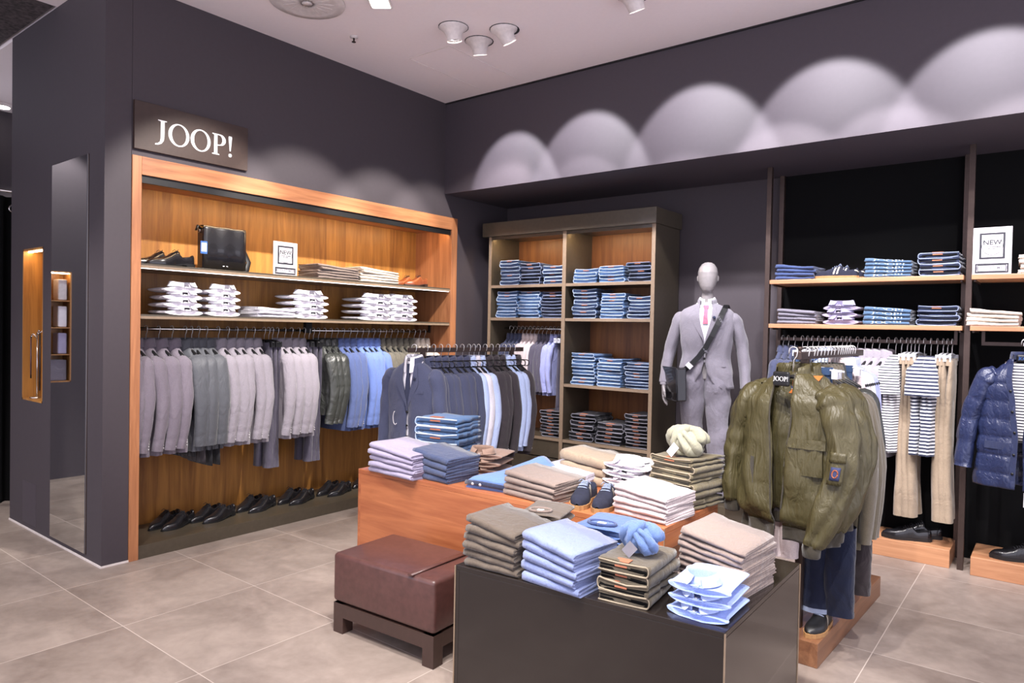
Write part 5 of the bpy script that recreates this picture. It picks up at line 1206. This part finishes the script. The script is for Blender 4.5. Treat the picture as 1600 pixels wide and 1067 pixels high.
lb = ob('brand_label', MB().box(-.035, .035, .018, .022, z0-.085, z0-.03), 'badge_blue', r); logo(lb, (0, .0172, z0-.065), .016, (PI/2, 0, 0))
tg = ob('price_tag', MB().box(.02, .045, -.05, -.047, z0-.93, z0-.84), 'tag_white', r)
o = single('striped_shirt', MB().grid([[(-.10+.20*j/10, -.018-.02*math.sin(PI*j/10), -.13-.5*i/10) for j in range(11)] for i in range(11)]), 'c_tee_striped', 'striped shirt showing inside the open navy quilted jacket', 'shirt', (qx+.045, .47, RR+.01), -.10); solid(o, .01)
hk_ = put_hanger((qx+.045, .47, RR+.01), -.10, 'black hanger of the navy quilted jacket at the right edge', False, bar='black')
blk = ob('neck_block', MB().box(-.045, .045, -.03, .01, -.125, -.075), 'black', hk_, .01); logo(blk, (0, -.0305, -.108), .018, (PI/2, 0, 0), 'tag_blue')
single('front_hook_arm', MB().box(-.012, .012, -.30, 0, -.008, .012), 'chrome', 'metal arm reaching forward from the right edge rail', 'rail', (qx+.045, .742, RR-.002))
b_ = on_rail(1600)

# ---------------------------------------------------------------- mannequin
mx, my = 2.545, .46; MZ = .236
r = empty('mannequin', 'grey faceless mannequin in light grey suit with pink tie beside the dark cabinet', 'mannequin', (mx, my, MZ), .30)
# head, neck, hands: one smooth grey body
bd = MB()
hd = [(1.935, .001, .0, .01), (1.93, .030, .035, .008), (1.915, .052, .062, .006), (1.885, .071, .088, .004), (1.85, .079, .099, 0), (1.81, .078, .098, -.003), (1.77, .072, .090, -.008), (1.73, .060, .074, -.016), (1.70, .045, .056, -.02), (1.685, .040, .048, .0), (1.66, .047, .052, .012), (1.62, .052, .056, .018), (1.58, .06, .06, .018), (1.55, .07, .05, .015)]
bd.grid([[(w_*math.sin(2*PI*j/26), cy_+d_*-math.cos(2*PI*j/26)*(1.0 if math.cos(2*PI*j/26) < 0 else .94), z) for j in range(26)] for z, w_, d_, cy_ in hd], True)
for sx in (-1, 1): bd.grid([[(sx*(.077+.010*k)+.0, .008+.012*math.cos(a)*(1-.3*k), 1.80+.026*math.sin(a)*(1-.2*k)) for a in [2*PI*j/10 for j in range(10)]] for k in (0, 1)], True, True)
def hand(sx, wrist, bend):
    w = Vector(wrist); mb = MB()
    mb.grid([[(w.x+rx_*math.cos(2*PI*j/14)*1.0+0, w.y+ry_*math.sin(2*PI*j/14)+dy, w.z+dz) for j in range(14)] for dz, rx_, ry_, dy in ((.04, .024, .028, 0), (0, .022, .028, 0), (-.03, .018, .038, -.003), (-.06, .017, .043, -.006), (-.09, .015, .041, -.010), (-.10, .010, .036, -.012))], True, True)
    for k, (oy, ln) in enumerate([(-.032, .072), (-.011, .082), (.010, .076), (.029, .060)]):
        b0 = Vector((w.x, w.y+oy-.010, w.z-.092)); c = -sx*1.0*.018*bend
        mb.tube([b0, b0+Vector((c*.25, -.003, -ln*.4)), b0+Vector((c*1.0, -.006, -ln*.75)), b0+Vector((c*1.9, -.008, -ln))], [.0105, .0098, .0088, .006], 8)
    t0 = Vector((w.x-sx*.004, w.y-.034, w.z-.035)); mb.tube([t0, t0+Vector((-sx*.008, -.022, -.025)), t0+Vector((-sx*.014, -.030, -.052)), t0+Vector((-sx*.018, -.030, -.072))], [.013, .012, .010, .007], 8)
    return mb
WL, WR = (-.325, -.05, .925), (.315, -.02, .905)
bd.join(hand(-1, WL, 1)); bd.join(hand(1, WR, 1))
for sx in (-1, 1): bd.grid([[(sx*.09+w_*math.cos(2*PI*j/12), cy_+d_*math.sin(2*PI*j/12), z) for j in range(12)] for z, w_, d_, cy_ in ((.16, .035, .04, .02), (.06, .034, .042, .02), (.03, .045, .10, -.03), (.0, .045, .12, -.04))], True, True)
bd.tube([(0, .01, 1.60), (0, .01, 1.45), (0, 0, 1.2), (0, 0, .98)], [.05, .09, .08, .09], 14)
for a_ in ([(-.16, .01, 1.46), (-.225, .01, 1.43), (-.30, .035, 1.17), (-.325, -.047, .94)], [(.16, .01, 1.46), (.225, .01, 1.43), (.29, .035, 1.18), (.315, -.017, .92)]): bd.tube([(0, .01, 1.45)]+a_, [.05, .04, .035, .028, .022], 10)
for sx in (-1, 1): bd.tube([(sx*.05, 0, 1.02), (sx*.095, 0, .8), (sx*.1, 0, .5), (sx*.09, .02, .12)], [.06, .06, .045, .034], 12)
bo = ob('body', bd, 'mannequin_skin', r); rm = bo.modifiers.new('join', 'REMESH'); rm.mode = 'VOXEL'; rm.voxel_size = .005; rm.use_smooth_shade = True
sm_ = bo.modifiers.new('soft', 'SMOOTH'); sm_.iterations = 3; sm_.factor = .5
_dg = bpy.context.evaluated_depsgraph_get(); bpy.context.view_layer.update(); _m = bpy.data.meshes.new_from_object(bo.evaluated_get(_dg)); bo.modifiers.clear(); bo.data = _m
wk = [(0, .065), (.012, .09), (.03, .135), (.055, .185), (.09, .215), (.16, .222), (.30, .205), (.43, .187), (.60, .212), (.74, .225)]
dk = [(0, .07), (.03, .085), (.12, .125), (.25, .13), (.43, .112), (.6, .13), (.74, .14)]
al = [(-.17, .01, 1.49), (-.225, .01, 1.44), (-.30, .035, 1.17), (-.325, -.045, .935)]; ar = [(.17, .01, 1.49), (.225, .01, 1.44), (.29, .035, 1.18), (.315, -.015, .915)]
suit_front(r, 'c_suit', 'c_white', 'c_tie', wk, dk, 1.60, .69, [al, ar], lambda q: lk([(0, .052), (.08, .05), (.34, .001), (.46, .003), (.55, .02), (.63, .06), (.69, .13)], q), .34, seed=6, pin='c_navy_deep', amp=.005)
for sx in (-1, 1):
    rows = []
    for i in range(34):
        t = i/33; z = 1.10-1.06*t
        w_ = lk([(0, .10), (.12, .115), (.25, .105), (.5, .082), (.8, .076), (1, .082)], t); d_ = lk([(0, .115), (.15, .13), (.3, .11), (.55, .085), (1, .10)], t)
        cx = sx*lk([(0, .085), (.25, .098), (.6, .11 if sx > 0 else .10), (1, .12 if sx > 0 else .095)], t); cy_ = lk([(0, .01), (.3, -.005), (.6, -.04 if sx > 0 else .0), (1, -.03 if sx > 0 else .05)], t)
        rg = sring(w_, d_, z, 30, 2.1, cx=cx, cy=cy_)
        for q in rg:
            k = .005*nz(q[0]*9+sx*5, t*13, 2)+.006*math.sin(t*30+q[0]*20+sx)*(math.exp(-((t-.25)/.12)**2)+math.exp(-((t-.55)/.1)**2)+1.2*math.exp(-((t-.95)/.06)**2))
            q[0] += (q[0]-cx)/w_*k; q[1] += (q[1]-cy_)/d_*k
            if q[1] < cy_: q[1] -= .012*math.exp(-((q[0]-cx)/.008)**2)
        rows.append(rg)
    ob('trouser_leg', MB().grid(rows, True), 'c_suitpants', r)
for sx, a in ((-1, al), (1, ar)):
    e = Vector(a[-1]); ob('shirt_cuff', MB().lathe([(.034, .02), (.036, -.012), (.032, -.013), (.031, .01)], 16, caps=False).xf(T(e.x, e.y, e.z)), 'c_white', r)
# messenger bag worn by the mannequin
r = empty('messenger_bag', 'black messenger bag with lettered strap slung across the mannequin', 'bag', (mx, my, MZ), .30)
ob('body', MB().box(-.125, .125, -.045, .045, -.27, 0).xf(T(-.235, -.10, 1.07, -1.0, rx=.04)), 'leather_black', r, .012)
ob('flap', MB().box(-.13, .13, -.053, -.046, -.20, .006).xf(T(-.235, -.10, 1.07, -1.0, rx=.04)), 'leather_black', r, .003)
g2 = Wear([(a, b_*1.04) for a, b_ in wk], [(a, b_*1.08+.004) for a, b_ in dk], 1.60)
pts = [(.155, .10, 1.565), (.15, .03, 1.585)]+[g2.pt(x_, q, .012) for x_, q in ((.145, .045), (.125, .10), (.095, .18), (.055, .27), (.01, .36), (-.045, .44), (-.10, .50), (-.15, .545))]+[(-.20, -.115, 1.05)]
def strap(pts, hw_, th):
    P = [Vector(p) for p in pts]; rows = []
    for i, p in enumerate(P):
        t_ = (P[min(i+1, len(P)-1)]-P[max(i-1, 0)]).normalized(); n_ = Vector((0, -1, 0)) if 1 < i else Vector((0, -.5, 1)).normalized(); s_ = t_.cross(n_).normalized()*hw_; n_ = s_.cross(t_).normalized()*th
        rows.append([p+s_-n_, p+s_+n_, p-s_+n_, p-s_-n_])
    return MB().grid(rows, True, True, smooth=False)
st = ob('strap', strap(pts, .021, .003), 'black', r)
for (q0, q1) in (((.11, .14), None), ((-.005, .38), None)):
    p_ = Vector(g2.pt(q0[0], q0[1], .0165)); o = logo(st, tuple(p_), .017, (PI/2, math.radians(-62), 0), 'seam_grey'); o.rotation_euler = (PI/2, -math.radians(-58), 0)
ob('buckle', MB().box(-.026, .026, -.005, .0, -.02, .02).box(-.02, .02, -.006, .001, -.014, .014).xf(T(-.115, g2.ys(.115, .51)-.022, 1.09, 0, ry=.75)), 'chrome', st)
